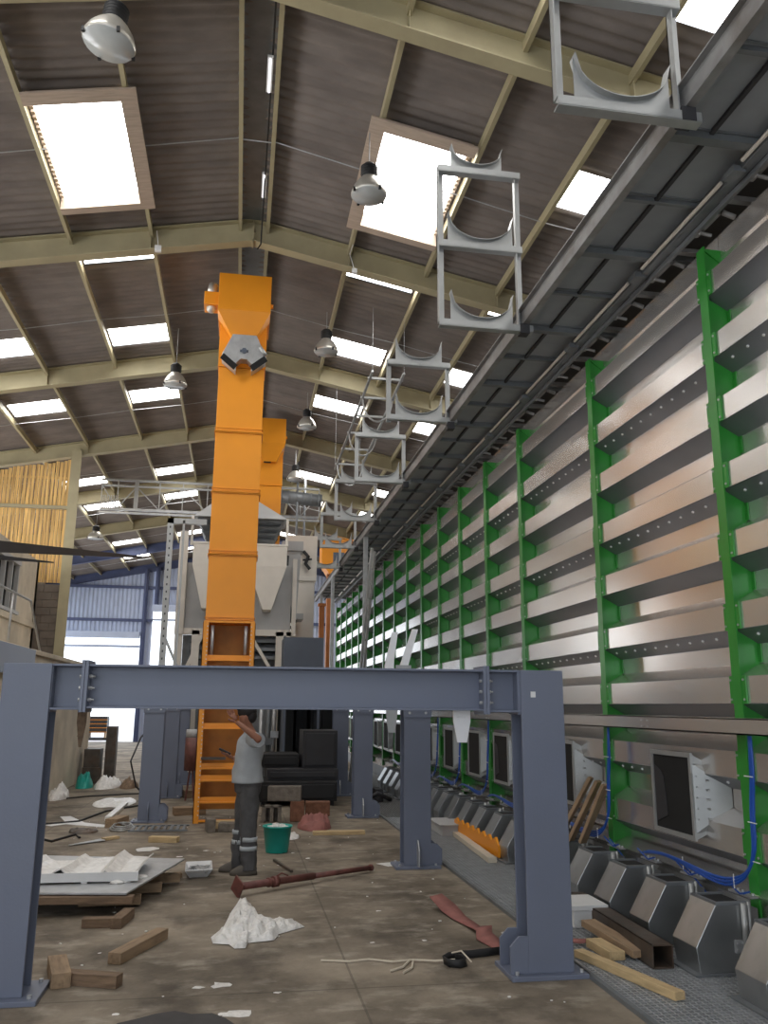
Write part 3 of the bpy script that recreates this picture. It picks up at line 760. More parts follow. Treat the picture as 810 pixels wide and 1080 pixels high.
# ============================================================ ORANGE ELEVATORS
def diverter(r, xm, y0, zc):
    zt_ = zc - .40; yf, yk = y0 - .24, y0 - .02; xm += .03
    poly = [(xm - .20, zt_), (xm + .20, zt_), (xm + .37, zt_ - .38), (xm + .37, zt_ - .46), (xm + .13, zt_ - .66), (xm + .13, zt_ - .52), (xm + .05, zt_ - .44),
            (xm - .05, zt_ - .44), (xm - .13, zt_ - .52), (xm - .13, zt_ - .66), (xm - .37, zt_ - .46), (xm - .37, zt_ - .38)]
    b = MB(); b.prism(poly, 'Y', yf, yk); dv = b.build('diverter', 'galv', r, bevel=.006)
    for s_ in (-1, 1):
        b = MB(); c = Vector((xm + s_ * .25, yf - .003, zt_ - .505)); d = Vector((s_ * .12, 0, .10)); nn = Vector((s_ * -.03, 0, .045))
        vs = [c + d + nn, c - d + nn, c - d - nn, c + d - nn]; vs += [q + Vector((0, .01, 0)) for q in vs]
        b.add(vs, [(0, 1, 2, 3), (7, 6, 5, 4), (0, 4, 5, 1), (1, 5, 6, 2), (2, 6, 7, 3), (3, 7, 4, 0)])
        b.build('chute_mouth', 'inside', dv)
    b = MB(); b.hexbolt((xm, yf - .02, zt_ - .30), .045, .05, 'Y'); b.box(xm - .07, xm + .07, yf - .012, yf, zt_ - .32, zt_ - .28); b.build('shaft_boss', 'dblue', dv)
    b = MB(); b.tube([(xm + .26, yf - .03, zt_ - .22), (xm + .36, yf - .03, zt_ - .36)], .035, 10); b.build('actuator', 'bright', dv)
def elevator(x0, x1, y0, top, label, full):
    yb = y0 + .5
    r = thing('bucket_elevator', ((x0 + x1) / 2, y0 + .25, 0), label, 'bucket elevator', 'orange bucket elevators')
    zs = [3.06, 4.15, 5.20, 6.25, 7.42]
    for a, c in zip(zs[:-1], zs[1:]):
        b = MB(); b.box(x0, x1, y0, yb, a + .02, c - .02); sec = b.build('shaft_section', 'orange', r, bevel=.004)
        b = MB(); b.box(x0 - .02, x1 + .02, y0 - .02, yb + .02, a - .02, a + .012); b.box(x0 - .02, x1 + .02, y0 - .02, yb + .02, c - .012 - .0, c - .0 - .001)
        b.box(x0 - .014, x1 + .014, y0 - .014, yb + .014, a + .06, a + .072)
        b.build('flange', 'orange', sec)
    hz0 = 7.42
    b = MB(); b.box(x0 - .02, x1 + .02, y0 + .06, yb + .05, hz0, top - .68); b.build('head_leg', 'orange', r)
    hx0, hx1 = x0 - .06, x1 + .06
    b = MB(); b.prism([(y0 - .32, top - .68), (y0 - .32, top), (yb + .05, top + .05), (yb + .3, top - .35), (yb + .3, top - .68)], 'X', hx0, hx1)
    b.build('head_cover', 'orange', r, bevel=.006)
    # discharge cone below the head, narrowing to the diverter
    b = MB(); zc = top - .68; xm = (x0 + x1) / 2
    A = [(hx0, y0 - .32, zc), (hx1, y0 - .32, zc), (hx1, y0 + .06, zc), (hx0, y0 + .06, zc)]
    B_ = [(xm - .16, y0 - .10, zc - .45), (xm + .18, y0 - .10, zc - .45), (xm + .18, y0 + .04, zc - .45), (xm - .16, y0 + .04, zc - .45)]
    b.add(A + B_, [(0, 1, 5, 4), (1, 2, 6, 5), (2, 3, 7, 6), (3, 0, 4, 7), (0, 3, 2, 1), (4, 5, 6, 7)])
    b.build('discharge_cone', 'orange', r)
    if full: diverter(r, xm, y0, zc)
    else:
        b = MB(); b.box(xm - .15, xm + .04, y0 - .10, y0 - .02, zc - .47, zc - .45); b.build('outlet', 'inside', r)
    # drive: bracket plus gear motor on the left
    zm = top - .35
    b = MB(); b.box(hx0 - .24, hx0, y0 - .25, y0 + .1, zm - .22, zm + .02); br = b.build('motor_bracket', 'orange', r, bevel=.01)
    b = MB(); b.tube([(hx0 - .14, y0 - .1, zm + .0), (hx0 - .10, y0 - .1, zm + .22)], .08, 14); b.build('motor', 'alu', r)
    b = MB(); b.lathe([(0, -.09), (.05, -.085), (.075, -.05), (.08, 0)], (hx0 - .12, y0 - .12, zm - .22), 14)
    b.build('gearbox', 'alu', r)
    b = MB(); b.tube([(hx1, y0 - .05, zm - .08), (hx1 + .05, y0 - .05, zm - .08)], .04, 10); b.build('shaft_end', 'orange', r)
    if full:
        # open boot section
        zt_ = 3.04
        b = MB()
        for xa, xb in ((x0 - .03, x0 + .06), (x1 - .05, x1 + .03)):
            b.box(xa, xb, y0 - .02, y0 - .005, .0, zt_)
            b.box(xa if xa < 0 else xb - .012, xa + .012 if xa < 0 else xb, y0 - .02, yb, .0, zt_)
        b.build('side_post', 'orange', r)
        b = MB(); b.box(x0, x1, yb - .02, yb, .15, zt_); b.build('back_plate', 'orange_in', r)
        for z in (.03, .30, .62, .80, 1.40, 1.95, 2.45):
            b = MB(); b.box(x0 - .02, x1 + .02, y0 - .01, y0 + .10, z - .012, z + .012); b.box(x0, x1, y0 + .02, y0 + .035, z + .012, z + .08 if z > .1 else z + .02)
            b.build('cross_plate', 'orange', r)
        b = MB(); z = .12
        while z < 2.98:
            for x in (x0 + .045, x1 - .035): b.hexbolt((x, y0 - .026, z), .009, .012, 'Y')
            z += .065
        b.build('bolt', 'galv', r)['kind'] = 'stuff'
        for x in (x0 + .12, x1 - .12):
            b = MB(); b.tube([(x, y0 + .06, 2.5), (x, y0 + .06, 3.0)], .03, 8); b.build('tension_screw', 'galv', r)
        b = MB(); b.box(x0 + .05, x0 + .42, y0 - .05, y0 + .04, .93, .97); b.build('shelf', 'ruststeel', r)
    else:
        b = MB(); b.box(x0, x1, y0, yb, 0, 3.08); b.build('lower_shaft', 'orange', r)
    return r
elevator(-.56, .21, 13.82, 9.0, 'tall orange bucket elevator in the middle of the hall', True)
elevator(.22, .90, 21.75, 9.17, 'second orange bucket elevator, partly hidden behind the tall one', False)
fe = thing('bucket_elevator', (3.5, 33.2, 0), 'distant orange elevator head seen through the support frames', 'bucket elevator', 'orange bucket elevators')
b = MB(); b.box(3.32, 3.62, 33.2, 33.6, 0, 6.9); b.build('shaft_section', 'rustorange', fe)
b = MB(); b.prism([(3.05, 7.3), (3.35, 6.85), (4.0, 6.85), (4.45, 7.4), (4.45, 8.0), (4.1, 8.25), (3.15, 8.25), (3.05, 8.0)], 'Y', 32.9, 33.9); b.build('head_cover', 'orange', fe, bevel=.01)
b = MB(); b.box(3.5, 3.95, 32.88, 32.9, 7.25, 7.7); b.build('access_hatch', 'dblue', fe)
b = MB(); b.box(2.42, 2.58, 26.5, 26.7, 0, 4.9); b.box(2.38, 2.62, 26.46, 26.74, 4.82, 4.9)
solo(b, 'steel_post', 'rustorange', (2.5, 26.6, 0), 'rust orange post far down the hall just left of the bin', 'post')
# ============================================================ MACHINERY BEHIND THE ELEVATOR
mc = thing('seed_cleaner', (-.1, 21.5, 0), 'grey and cream grain cleaning machine behind the orange elevator', 'machine')
b = MB(); b.box(-1.45, 1.20, 20.9, 21.5, 3.45, 5.15); b.build('housing', 'greybox', mc, bevel=.01)
b = MB()
for x in (-1.45, -1.05, .95, 1.2): b.box(x - .09, x + .09, 20.8, 20.95, 0, 3.5)
b.box(-1.54, 1.29, 20.8, 20.95, 3.40, 3.55); b.box(-1.54, 1.29, 20.8, 20.95, 2.4, 2.5)
b.bar((.25, 20.85, 3.4), (.85, 20.85, 2.45), .08, .08); b.bar((-1.3, 20.85, 2.45), (-.9, 20.85, 3.4), .08, .08)
b.build('support_frame', 'white', mc)
b = MB(); b.box(-1.55, -1.35, 20.75, 20.9, 3.4, 5.9); b.build('corner_post', 'white', mc)
b = MB(); b.box(1.22, 1.32, 20.75, 20.9, 3.4, 5.3); b.build('corner_post', 'white', mc)
for z in (2.85, 3.05, 3.25):
    b = MB(); b.box(-1.2, 1.1, 21.0, 21.6, z, z + .08); b.build('sieve_tray', 'dgalv', mc)
def taper(mb, A, z1, B_, z0):
    (xa, xb, ya, yb), (xc, xd, yc, yd) = A, B_
    mb.add([(xa, ya, z1), (xb, ya, z1), (xb, yb, z1), (xa, yb, z1), (xc, yc, z0), (xd, yc, z0), (xd, yd, z0), (xc, yd, z0)],
           [(0, 1, 5, 4), (1, 2, 6, 5), (2, 3, 7, 6), (3, 0, 4, 7), (0, 3, 2, 1), (4, 5, 6, 7)])
for (xa, xb, xc, xd) in ((-1.19, -.25, -.93, -.55), (.1, 1.03, .50, .70)):
    b = MB(); b.box(xa, xb, 20.2, 21.5, 5.0, 5.52); taper(b, (xa, xb, 20.2, 20.88), 5.0, (xc, xd, 20.25, 20.8), 3.97); b.box(xa - .02, xb + .02, 20.18, 21.52, 5.50, 5.55)
    b.build('hopper', 'white', mc, bevel=.006)
b = MB(); taper(b, (-.6, .15, 20.9, 21.4), 6.85, (-1.22, 1.02, 20.4, 21.6), 6.22); b.build('hood', 'greybox', mc)
for k in range(4):
    b = MB(); e = .06 * k; taper(b, (-1.15 + e, .95 - e, 20.5 + e, 21.55), 6.2 - k * .15, (-1.05 + e, .82 - e, 20.7 + e, 21.5), 6.06 - k * .15); b.build('louvre', 'dgalv', mc)
for x in (-1.25, 1.03):
    b = MB(); b.box(x - .03, x + .03, 20.4, 20.46, 5.5, 6.22); b.build('hood_post', 'white', mc)
b = MB(); b.box(-1.4, 1.15, 21.62, 21.66, 0, 3.45); b.build('rear_panel', 'dgalv', mc)
# aspiration tower to the right
tw = thing('aspiration_tower', (1.5, 23.2, 0), 'cream aspiration tower with a grey duct, right of the orange elevator', 'machine')
b = MB(); b.box(1.15, 2.0, 23, 24, 5.2, 6.35); b.box(1.35, 1.95, 23, 24, .0, 5.1); b.box(1.25, 1.99, 22.95, 24.05, 5.08, 5.2); b.build('casing', 'white', tw, bevel=.01)
b = MB(); taper(b, (1.05, 1.5, 22.1, 22.7), 5.75, (1.1, 1.42, 22.1, 22.6), 4.1); b.box(1.0, 1.55, 22.05, 22.75, 5.75, 6.0); b.box(1.05, 1.6, 22.1, 22.9, 3.95, 4.1); b.build('duct', 'greybox', tw)
b = MB(); b.tube([(1.12, 22.05, 5.6), (1.1, 22.0, 5.0), (1.2, 22.0, 4.3), (1.3, 22.0, 3.9)], .06, 8)
for q in range(5): b.box(1.1, 1.42 - q * .03, 21.95, 22.15, 3.85 - q * .16, 3.92 - q * .16)
b.build('lever_linkage', 'dark', tw)
b = MB(); b.tube([(1.62, 22.95, 5.9), (1.75, 22.9, 5.75), (1.68, 22.9, 5.55), (1.8, 22.9, 5.4)], .05, 6); b.tube([(1.6, 22.9, 5.65), (1.85, 22.9, 5.68)], .03, 6); b.build('crank', 'black', tw)
b = MB(); b.box(.92, 1.75, 18.0, 19.0, 2.0, 3.16); b.box(.95, 1.0, 18.02, 18.9, 0, 2.0); b.box(1.65, 1.7, 18.02, 18.9, 0, 2.0)
solo(b, 'control_cabinet', 'dblue', (1.33, 18.5, 0), 'dark blue grey cabinet on legs beside the cleaning machine', 'cabinet')
# galvanised perforated frame at the left of the machine
b = MB(); b.box(-1.80, -1.66, 20, 20.12, 0, 6.05); b.box(-1.80, -.9, 20, 20.12, 5.93, 6.05); b.box(-1.45, -1.40, 20.0, 20.05, 2.0, 6.0)
b.bar((-1.72, 20.05, 3.3), (-1.2, 20.05, 2.2), .06, .06)
fr = solo(b, 'strut_frame', 'bright', (-1.7, 20.05, 0), 'tall pale perforated steel post with a short arm left of the elevator', 'frame')
b = MB()
for k in range(24): b.box(-1.745, -1.715, 19.994, 20.0, 1.9 + k * .17, 1.95 + k * .17)
b.build('hole', 'dark', fr)['kind'] = 'stuff'
# lattice girder across the hall
lg = thing('lattice_girder', (-3, 26.2, 7.6), 'pale lattice girder crossing the hall behind the timber screen', 'girder')
b = MB(); b.box(-4.40, 2.3, 26.15, 26.22, 8.48, 8.54); b.box(-4.40, 2.3, 26.15, 26.22, 8.30, 8.35); b.build('top_chord', 'bright', lg)
b = MB(); b.box(-4.40, 2.3, 26.15, 26.25, 7.55, 7.62); b.box(-4.40, 2.3, 26.0, 26.1, 7.42, 7.47); b.build('bottom_chord', 'galv', lg)
xs = [-4.38, -3.9, -3.35, -2.65, -1.95, -1.2, -.5, .3, 1.0, 1.7, 2.3]
for i, x in enumerate(xs):
    b = MB(); wd = .12 if abs(x + 3.35) < .1 else .03
    b.box(x - wd / 2, x + wd / 2, 26.16, 26.2, 7.6, 8.5)
    if i < len(xs) - 1:
        x2 = xs[i + 1]; b.bar((x, 26.18, 7.6 if i % 2 else 8.32), (x2, 26.18, 8.32 if i % 2 else 7.6), .03, .03)
    b.build('web_member', 'bright', lg)
b = MB()
for k in range(9): b.tube([(-4.36 + k * .06, 26.05, 7.6), (-4.36 + k * .06, 26.05, 7.98)], .018, 6)
b.build('insulator', 'galv', lg)
b = MB(); b.tube([(.7, 25.4, 8.05), (2.3, 25.4, 7.95)], .20, 16)
for q in range(7): b.tube([(.8 + q * .23, 25.4, 8.045 - q * .014), (.84 + q * .23, 25.4, 8.043 - q * .014)], .215, 16)
solo(b, 'ventilation_duct', 'dgalv', (1.5, 25.4, 7.75), 'dark round ventilation duct under the roof, right of the second elevator', 'duct')
for k, (x, y) in enumerate(((1.55, 25.3), (1.9, 27))):
    b = MB(); b.tube([(x, y, 5.2), (x, y, zr(x) - .1)], .035, 8)
    solo(b, 'hanger_rod', 'dgalv', (x, y, 5.2), ('thick' if k == 0 else 'thin') + ' vertical steel hanger under the roof right of the second elevator', 'hanger')
# ladder leaning by the bin
ld = thing('ladder', (2.9, 20, 0), 'aluminium ladder leaning against the catwalk near its support post', 'ladder')
for s_ in (-.2, .2):
    b = MB(); b.bar((2.55 + s_ * .3, 19.3 + s_, 0), (2.72 + s_ * .3, 17.5 + s_, 5.0), .05, .08); b.build('stile', 'galv', ld)
for k in range(16):
    t = (k + .7) / 17; b = MB(); b.tube([(2.55 + .17 * t - .06, 19.3 - 1.8 * t - .2, 5.0 * t), (2.55 + .17 * t + .06, 19.3 - 1.8 * t + .2, 5.0 * t)], .015, 6); b.build('rung', 'galv', ld)
# dark machinery low under the tower
dm = thing('dark_machine', (1.5, 19, 0), 'black machine with upright panels in the shade behind the bricks', 'machine')
for k, x in enumerate((1.0, 1.32, 1.62, 1.9, 2.2)):
    b = MB(); b.box(x, x + .24, 19.2 + (k % 2) * .3, 20.4, .05, 2.0); b.build('panel', 'black', dm)
b = MB(); b.box(.95, 2.6, 20.4, 20.6, 0, 2.0); b.build('back_panel', 'black', dm)
for k, x in enumerate((.55, .72, .86)):
    b = MB(); b.tube([(x, 19.6 + k * .3, 0), (x, 19.6 + k * .3, 1.95)], .05, 10); b.box(x - .16, x + .10, 19.5 + k * .3, 19.7 + k * .3, .75 + k * .14, .9 + k * .14)
    solo(b, 'valve_pipe', 'galv' if k != 1 else 'dgalv', (x, 19.6 + k * .3, 0), '%s upright pipe with a flange behind the worker' % ('left grey', 'middle dark', 'right grey')[k], 'pipe')

sk = thing('shade_clutter', (1.2, 16.6, 0), 'dark boxes added for the shade among the clutter behind the block pile', 'machine')  # dark boxes added to deepen the shaded floor and vague clutter here
for k, (x0, x1, y0, y1, z0, z1) in enumerate(((.45, 1.85, 15.9, 17.2, .08, .42), (.6, 1.9, 16.2, 17.3, .42, .62), (.5, 1.2, 16.6, 17.6, .62, .86), (1.25, 1.9, 16.4, 17.4, .62, 1.3))):
    b = MB(); b.box(x0, x1, y0, y1, z0, z1); b.box(x0 + .05, x1 - .05, y0 - .03, y0, z0 + .05, z1 - .05); b.build('beam', 'dark' if k % 2 else 'black', sk, bevel=.01)
b = MB(); b.box(.5, .6, 15.95, 17.1, 0, .08); b.build('shade_clutter_foot', 'black', sk)
b = MB(); b.box(1.7, 1.8, 15.95, 17.1, 0, .08); b.build('shade_clutter_foot', 'black', sk)
# ============================================================ LAMPS
def lamp(x, y, zb, scale, label, tilt=(0, 0, 0)):
    r = thing('high_bay_lamp', (x, y, zb), label, 'lamp', 'high bay lamps under the roof')
    s_ = scale; mt = Matrix.Translation((x, y, zb)) @ Euler(tilt).to_matrix().to_4x4(); off = (0, 0, 0)
    b = MB(); b.lathe([(.225 * s_, 0), (.235 * s_, .02), (.225 * s_, .05), (.20 * s_, .12), (.15 * s_, .20), (.10 * s_, .245), (.10 * s_, .26), (0, .26)], off, 28, mt); b.build('reflector', 'alu', r)
    b = MB(); b.lathe([(0, -.006), (.22 * s_, -.004), (.226 * s_, .006)], off, 28, mt); b.build('glass_cover', 'lampglass', r)
    b = MB(); b.lathe([(0, .26), (.095 * s_, .26), (.10 * s_, .30), (.10 * s_, .42), (.07 * s_, .46), (0, .47)], off, 18, mt)
    for k in range(4): b.lathe([(.10 * s_, .30 + k * .035), (.112 * s_, .31 + k * .035), (.10 * s_, .32 + k * .035)], off, 18, mt)
    b.build('ballast_housing', 'black', r)
    b = MB()
    for k in range(4):
        t = k * math.pi / 2 + .5; p = mt @ Vector((.23 * s_ * math.cos(t), .23 * s_ * math.sin(t), .01)); b.obox(p, (.03, .03, .05))
    b.build('clip', 'black', r)
    top = mt @ Vector((0, 0, .46)); b = MB(); b.tube([top, (x, y, zr(x) - .16)], .008, 6); b.build('suspension', 'galv', r)
lamp(-1.52, 7.35, 8.02, 1.1, 'high bay lamp nearest the camera, at the top left of the photo', (.0, .12, 0))
lamp(1.39, 9.62, 8.18, 1.0, 'high bay lamp beside the large right-hand skylight')
lamp(-1.50, 16.3, 7.95, 1.0, 'high bay lamp on the left slope level with the elevator head')
lamp(1.38, 15.0, 8.33, 1.0, 'high bay lamp on the right slope beside the elevator head')
lamp(1.36, 19.4, 8.28, 1.0, 'high bay lamp on the right slope beside the second elevator head')
lamp(1.40, 24.2, 8.25, 1.1, 'small far high bay lamp right of the second elevator')
lamp(-5.1, 30.0, 7.35, 1.2, 'far high bay lamp left, beside the timber screen post')
for k, (y, lb) in enumerate(((8.9, 'white fluorescent tube under the roof ridge, the nearer one'), (11.25, 'white fluorescent tube under the roof ridge, the farther one'))):
    b = MB(); b.box(.02, .09, y, y + .62, 9.46, 9.49); f = solo(b, 'ridge_light', 'whiteboard', (.05, y, 9.46), lb, 'tube light', 'tube lights under the ridge')
    b = MB(); b.tube([(.055, y + .02, 9.45), (.055, y + .6, 9.45)], .016, 8); b.build('tube', 'tube', f)
b = MB(); b.tube([(.09, 5.0, 9.42), (.08, 9.0, 9.50), (.07, 11, 9.52), (.05, 12.7, 9.14), (.0, 12.65, 9.02)], .012, 6)
solo(b, 'power_cable', 'black', (.07, 9, 9.0), 'black cable running along the roof ridge', 'cable')
b = MB(); b.box(-1.62, -1.52, 12.64, 12.70, 8.82, 8.92); b.tube([(-1.57, 12.67, 8.92), (-1.6, 12.6, 9.15)], .006, 5)
solo(b, 'junction_box', 'whiteboard', (-1.57, 12.67, 8.82), 'small white junction box on the left rafter', 'junction box')
b = MB(); b.box(1.56, 1.64, 12.62, 12.68, 8.74, 8.82); b.tube([(1.60, 12.65, 8.82), (1.5, 12.5, 9.0), (1.55, 12.4, 9.15)], .006, 5)
solo(b, 'junction_box', 'whiteboard', (1.6, 12.65, 8.74), 'small white junction box on the right rafter', 'junction box')

# ============================================================ PERSON
def bm_skin(name, pts, edges, radii, m, parent, root=0, sub=2):
    import bmesh
    me = bpy.data.meshes.new(name); bm = bmesh.new(); off = Vector(WL[parent.name])
    lay = bm.verts.layers.skin.verify()
    vs = [bm.verts.new(Vector(p) - off) for p in pts]
    for a, c in edges: bm.edges.new((vs[a], vs[c]))
    for i, v in enumerate(vs):
        r_ = radii[i]; v[lay].radius = r_ if isinstance(r_, tuple) else (r_, r_); v[lay].use_root = (i == root)
    bm.to_mesh(me); bm.free()
    o = bpy.data.objects.new(name, me); C.objects.link(o); o.parent = parent; WL[o.name] = tuple(off)
    sk = o.modifiers.new('skin', 'SKIN'); sk.use_smooth_shade = True
    sb = o.modifiers.new('sub', 'SUBSURF'); sb.levels = sub; sb.render_levels = sub
    me.materials.append(M[m]); return o
PX, PY = .145, 9.78
pr = thing('person', (PX, PY, 0), 'standing worker in grey shirt and dark trousers with reflective bands, holding a phone', 'person')
def pp(x, y, z): return (PX + x, PY + y, z)
# body (skin): pelvis, spine, neck, head, arms with hands, legs. Facing -X.
body = [pp(.02, 0, .90), pp(.02, 0, 1.08), pp(.03, 0, 1.28), pp(.03, 0, 1.38), pp(.01, 0, 1.46), pp(-.01, 0, 1.52),          # 0-5 pelvis..neck
        pp(-.055, 0, 1.60), pp(-.06, 0, 1.67),                                                                        # 6-7 head
        pp(.05, -.16, 1.40), pp(.11, -.27, 1.39), pp(-.08, -.26, 1.53), pp(-.14, -.25, 1.575),                           # 8-11 near arm raised
        pp(.03, .17, 1.37), pp(.04, .22, 1.13), pp(-.12, .12, 1.16), pp(-.17, .09, 1.19),                                # 12-15 far arm
        pp(.03, -.09, .84), pp(.03, -.10, .47), pp(.04, -.10, .10), pp(.02, .09, .84), pp(-.02, .10, .47), pp(-.06, .11, .10)]
be = [(0, 1), (1, 2), (2, 3), (3, 4), (4, 5), (5, 6), (6, 7), (3, 8), (8, 9), (9, 10), (10, 11), (3, 12), (12, 13), (13, 14), (14, 15), (0, 16), (16, 17), (17, 18), (0, 19), (19, 20), (20, 21)]
brad = [(.11, .13), (.10, .12), (.10, .14), (.09, .12), .055, .05, (.088, .072), (.09, .075), .055, .044, .03, .024, .055, .044, .03, .024, .085, .058, .04, .085, .058, .04]
bo = bm_skin('body', body, be, brad, 'skin', pr)
# hands with separate fingers
def hand(c, d, palm_n, parent, curl=.3, name='hand'):
    c = Vector(c); d = Vector(d).normalized(); nrm = Vector(palm_n).normalized(); s_ = d.cross(nrm).normalized()
    pts = [c, c + d * .05, c + d * .085]; ed = [(0, 1), (1, 2)]; rd = [.022, (.034, .018), (.036, .015)]
    for k, (o_, L_) in enumerate(((-.028, .065), (-.010, .075), (.009, .070), (.027, .055))):
        b0 = c + d * .088 + s_ * o_; i = len(pts)
        p1 = b0 + d * L_ * .45; p2 = p1 + (d * (1 - curl) + nrm * curl).normalized() * L_ * .35; p3 = p2 + (d * (1 - 1.6 * curl) + nrm * 1.6 * curl).normalized() * L_ * .25
        pts += [b0, p1, p2, p3]; ed += [(2, i), (i, i + 1), (i + 1, i + 2), (i + 2, i + 3)]; rd += [.010, .0095, .0085, .007]
    i = len(pts); pts += [c + d * .03 - s_ * .03, c + d * .055 - s_ * .055 + nrm * .01, c + d * .08 - s_ * .062 + nrm * .018]; ed += [(0, i), (i, i + 1), (i + 1, i + 2)]; rd += [.014, .011, .009]
    return bm_skin(name, pts, ed, rd, 'skin', parent, 0, 1)
hand(pp(-.14, -.25, 1.58), (-.55, .0, .8), (.2, -1, 0), bo, .15)
hand(pp(-.17, .09, 1.19), (-.9, 0, .35), (.2, 0, 1), bo, .5)
# face, ears
b = MB()
def ell(mb, c, rx, ry, rz_, n1=14, n2=8):
    vs = []; 
    for i in range(n2 + 1):
        a = math.pi * i / n2
        for j in range(n1):
            t = 2 * math.pi * j / n1; vs.append((c[0] + rx * math.sin(a) * math.cos(t), c[1] + ry * math.sin(a) * math.sin(t), c[2] + rz_ * math.cos(a)))
    mb.add(vs, [(i * n1 + j, i * n1 + (j + 1) % n1, (i + 1) * n1 + (j + 1) % n1, (i + 1) * n1 + j) for i in range(n2) for j in range(n1)], True)
ell(b, pp(-.15, 0, 1.615), .018, .014, .026); ell(b, pp(-.045, -.078, 1.615), .018, .012, .032); ell(b, pp(-.045, .078, 1.615), .018, .012, .032); ell(b, pp(-.125, 0, 1.56), .03, .035, .022)
ell(b, pp(-.137, 0, 1.58), .010, .026, .007); b.build('face', 'skin', bo)
b = MB(); ell(b, pp(-.137, -.03, 1.64), .006, .012, .007); ell(b, pp(-.137, .03, 1.64), .006, .012, .007); b.build('eye', 'black', bo)
b = MB(); ell(b, pp(-.03, 0, 1.685), .108, .090, .085, 18, 10); ell(b, pp(.015, 0, 1.635), .066, .082, .08); ell(b, pp(-.105, 0, 1.72), .045, .07, .035); b.build('hair', 'hair', pr)
# clothes: lofted rings with folds
def loft(rings, n=26, fold=.006, seed=0):
    mb = MB(); R_ = []
    for k in range(len(rings) - 1):
        for q in range(4):
            t = q / 4; R_.append([rings[k][j] * (1 - t) + rings[k + 1][j] * t for j in range(5)])
    R_.append(list(rings[-1])); vs = []
    for (x, y, z, rx, ry) in R_:
        for j in range(n):
            t = 2 * math.pi * j / n; f_ = fold * 2 * mn.noise(Vector((math.cos(t) * 2 + seed, math.sin(t) * 2, z * 9)))
            vs.append(pp(x + (rx + f_) * math.cos(t), y + (ry + f_) * math.sin(t), z))
    m_ = len(R_); fs = [(i * n + j, i * n + (j + 1) % n, (i + 1) * n + (j + 1) % n, (i + 1) * n + j) for i in range(m_ - 1) for j in range(n)]
    fs += [tuple(range(n))[::-1], tuple(range((m_ - 1) * n, m_ * n))]
    return mb.add(vs, fs, True)
b = loft([(.0, 0, .93, .172, .175), (.0, 0, 1.0, .165, .172), (.0, 0, 1.12, .150, .165), (.015, 0, 1.26, .155, .175), (.03, 0, 1.36, .150, .178), (.035, 0, 1.41, .125, .165), (.02, 0, 1.445, .085, .11), (.005, 0, 1.47, .062, .066)], fold=.010)
st = b.build('shirt', 'shirt', pr)
for pts_ in ([(.04, -.12, 1.385), (.075, -.19, 1.385), (.105, -.255, 1.388)], [(.03, .12, 1.39), (.035, .18, 1.33), (.04, .21, 1.22)]):
    b = MB(); b.tube([pp(*q) for q in pts_], .088, 16, r2=.074); b.build('sleeve', 'shirt', st)
b = loft([(.01, 0, .98, .14, .155), (.01, 0, .90, .148, .158), (.015, 0, .84, .14, .150), (.02, 0, .80, .11, .12)], seed=3)
tr = b.build('trousers', 'trouser', pr)
for sg_, xs_ in ((-1, (.02, .03, .035, .045, .05)), (1, (.0, -.01, -.03, -.05, -.055))):
    b = loft([(xs_[0], sg_ * .075, .90, .10, .085), (xs_[1], sg_ * .085, .72, .105, .095), (xs_[2], sg_ * .10, .47, .088, .085), (xs_[3], sg_ * .10, .24, .085, .082), (xs_[4], sg_ * .10, .10, .080, .078), (xs_[4], sg_ * .10, .05, .084, .08)], fold=.011, seed=sg_ * 4)
    b.build('trouser_leg', 'trouser', tr)
for (x, y) in ((.04, -.10), (-.045, .105)):
    for z in ((.27, .36) if x > 0 else (.31, .41)):
        b = MB(); cx_ = x - (0 if x > 0 else -.01 * (z - .3)); b.lathe([(.084, -.022), (.093, -.021), (.093, .021), (.084, .022)], pp(cx_, y, z), 20); b.build('reflective_band', 'reflect', pr)
# shoes
for (x, y) in ((.0, -.10), (-.12, .11)):
    b = MB(); n_ = 18; vs = []
    prof_ = [(0, 1.0, 0), (.03, 1.0, 0), (.05, .92, 0), (.085, .70, .03), (.11, .40, .06)]
    for (z, s_, sh_) in prof_:
        for j in range(n_):
            t = 2 * math.pi * j / n_; vs.append(pp(x + sh_ + .145 * s_ * math.cos(t), y + .052 * (.75 + .25 * s_) * math.sin(t), z))
    fs = [(i * n_ + j, i * n_ + (j + 1) % n_, (i + 1) * n_ + (j + 1) % n_, (i + 1) * n_ + j) for i in range(4) for j in range(n_)] + [tuple(range(n_))[::-1], tuple(range(4 * n_, 5 * n_))]
    b.add(vs, fs, True); b.build('shoe', 'shoe', pr)
b = MB(); b.obox(pp(-.255, .07, 1.255), (.022, .07, .14), (0, -1.15, 0)); solo(b, 'mobile_phone', 'black', pp(-.25, .07, 1.22), 'black mobile phone in the hand of the worker', 'phone', bevel=.006)

# ============================================================ THINGS ON THE FLOOR
def plank(p0, p1, wd, ht, z, m, label, cat='timber', name='timber_plank', group='loose timbers on the floor', roll=0, z1=None):
    p0 = Vector((p0[0], p0[1], z + ht / 2)); p1 = Vector((p1[0], p1[1], (z if z1 is None else z1) + ht / 2))
    L_ = (p1 - p0).length; b = MB(); b.box(-wd / 2, wd / 2, -L_ / 2, L_ / 2, -ht / 2, ht / 2)
    o = b.build(name, m, None, .004)
    d = (p1 - p0).normalized(); o.matrix_world = Matrix.Translation((p0 + p1) / 2) @ d.to_track_quat('Y', 'Z').to_matrix().to_4x4() @ Euler((0, roll, 0)).to_matrix().to_4x4()
    return tag(o, label, cat, group)
plank((-.76, 6.60), (-.49, 7.25), .10, .075, 0, 'wood', 'short brown timber lying alone left of centre on the floor')
plank((-1.03, 6.24), (-.66, 6.10), .09, .075, 0, 'wooddark', 'thick timber offcut lying across, right of the left portal foot')
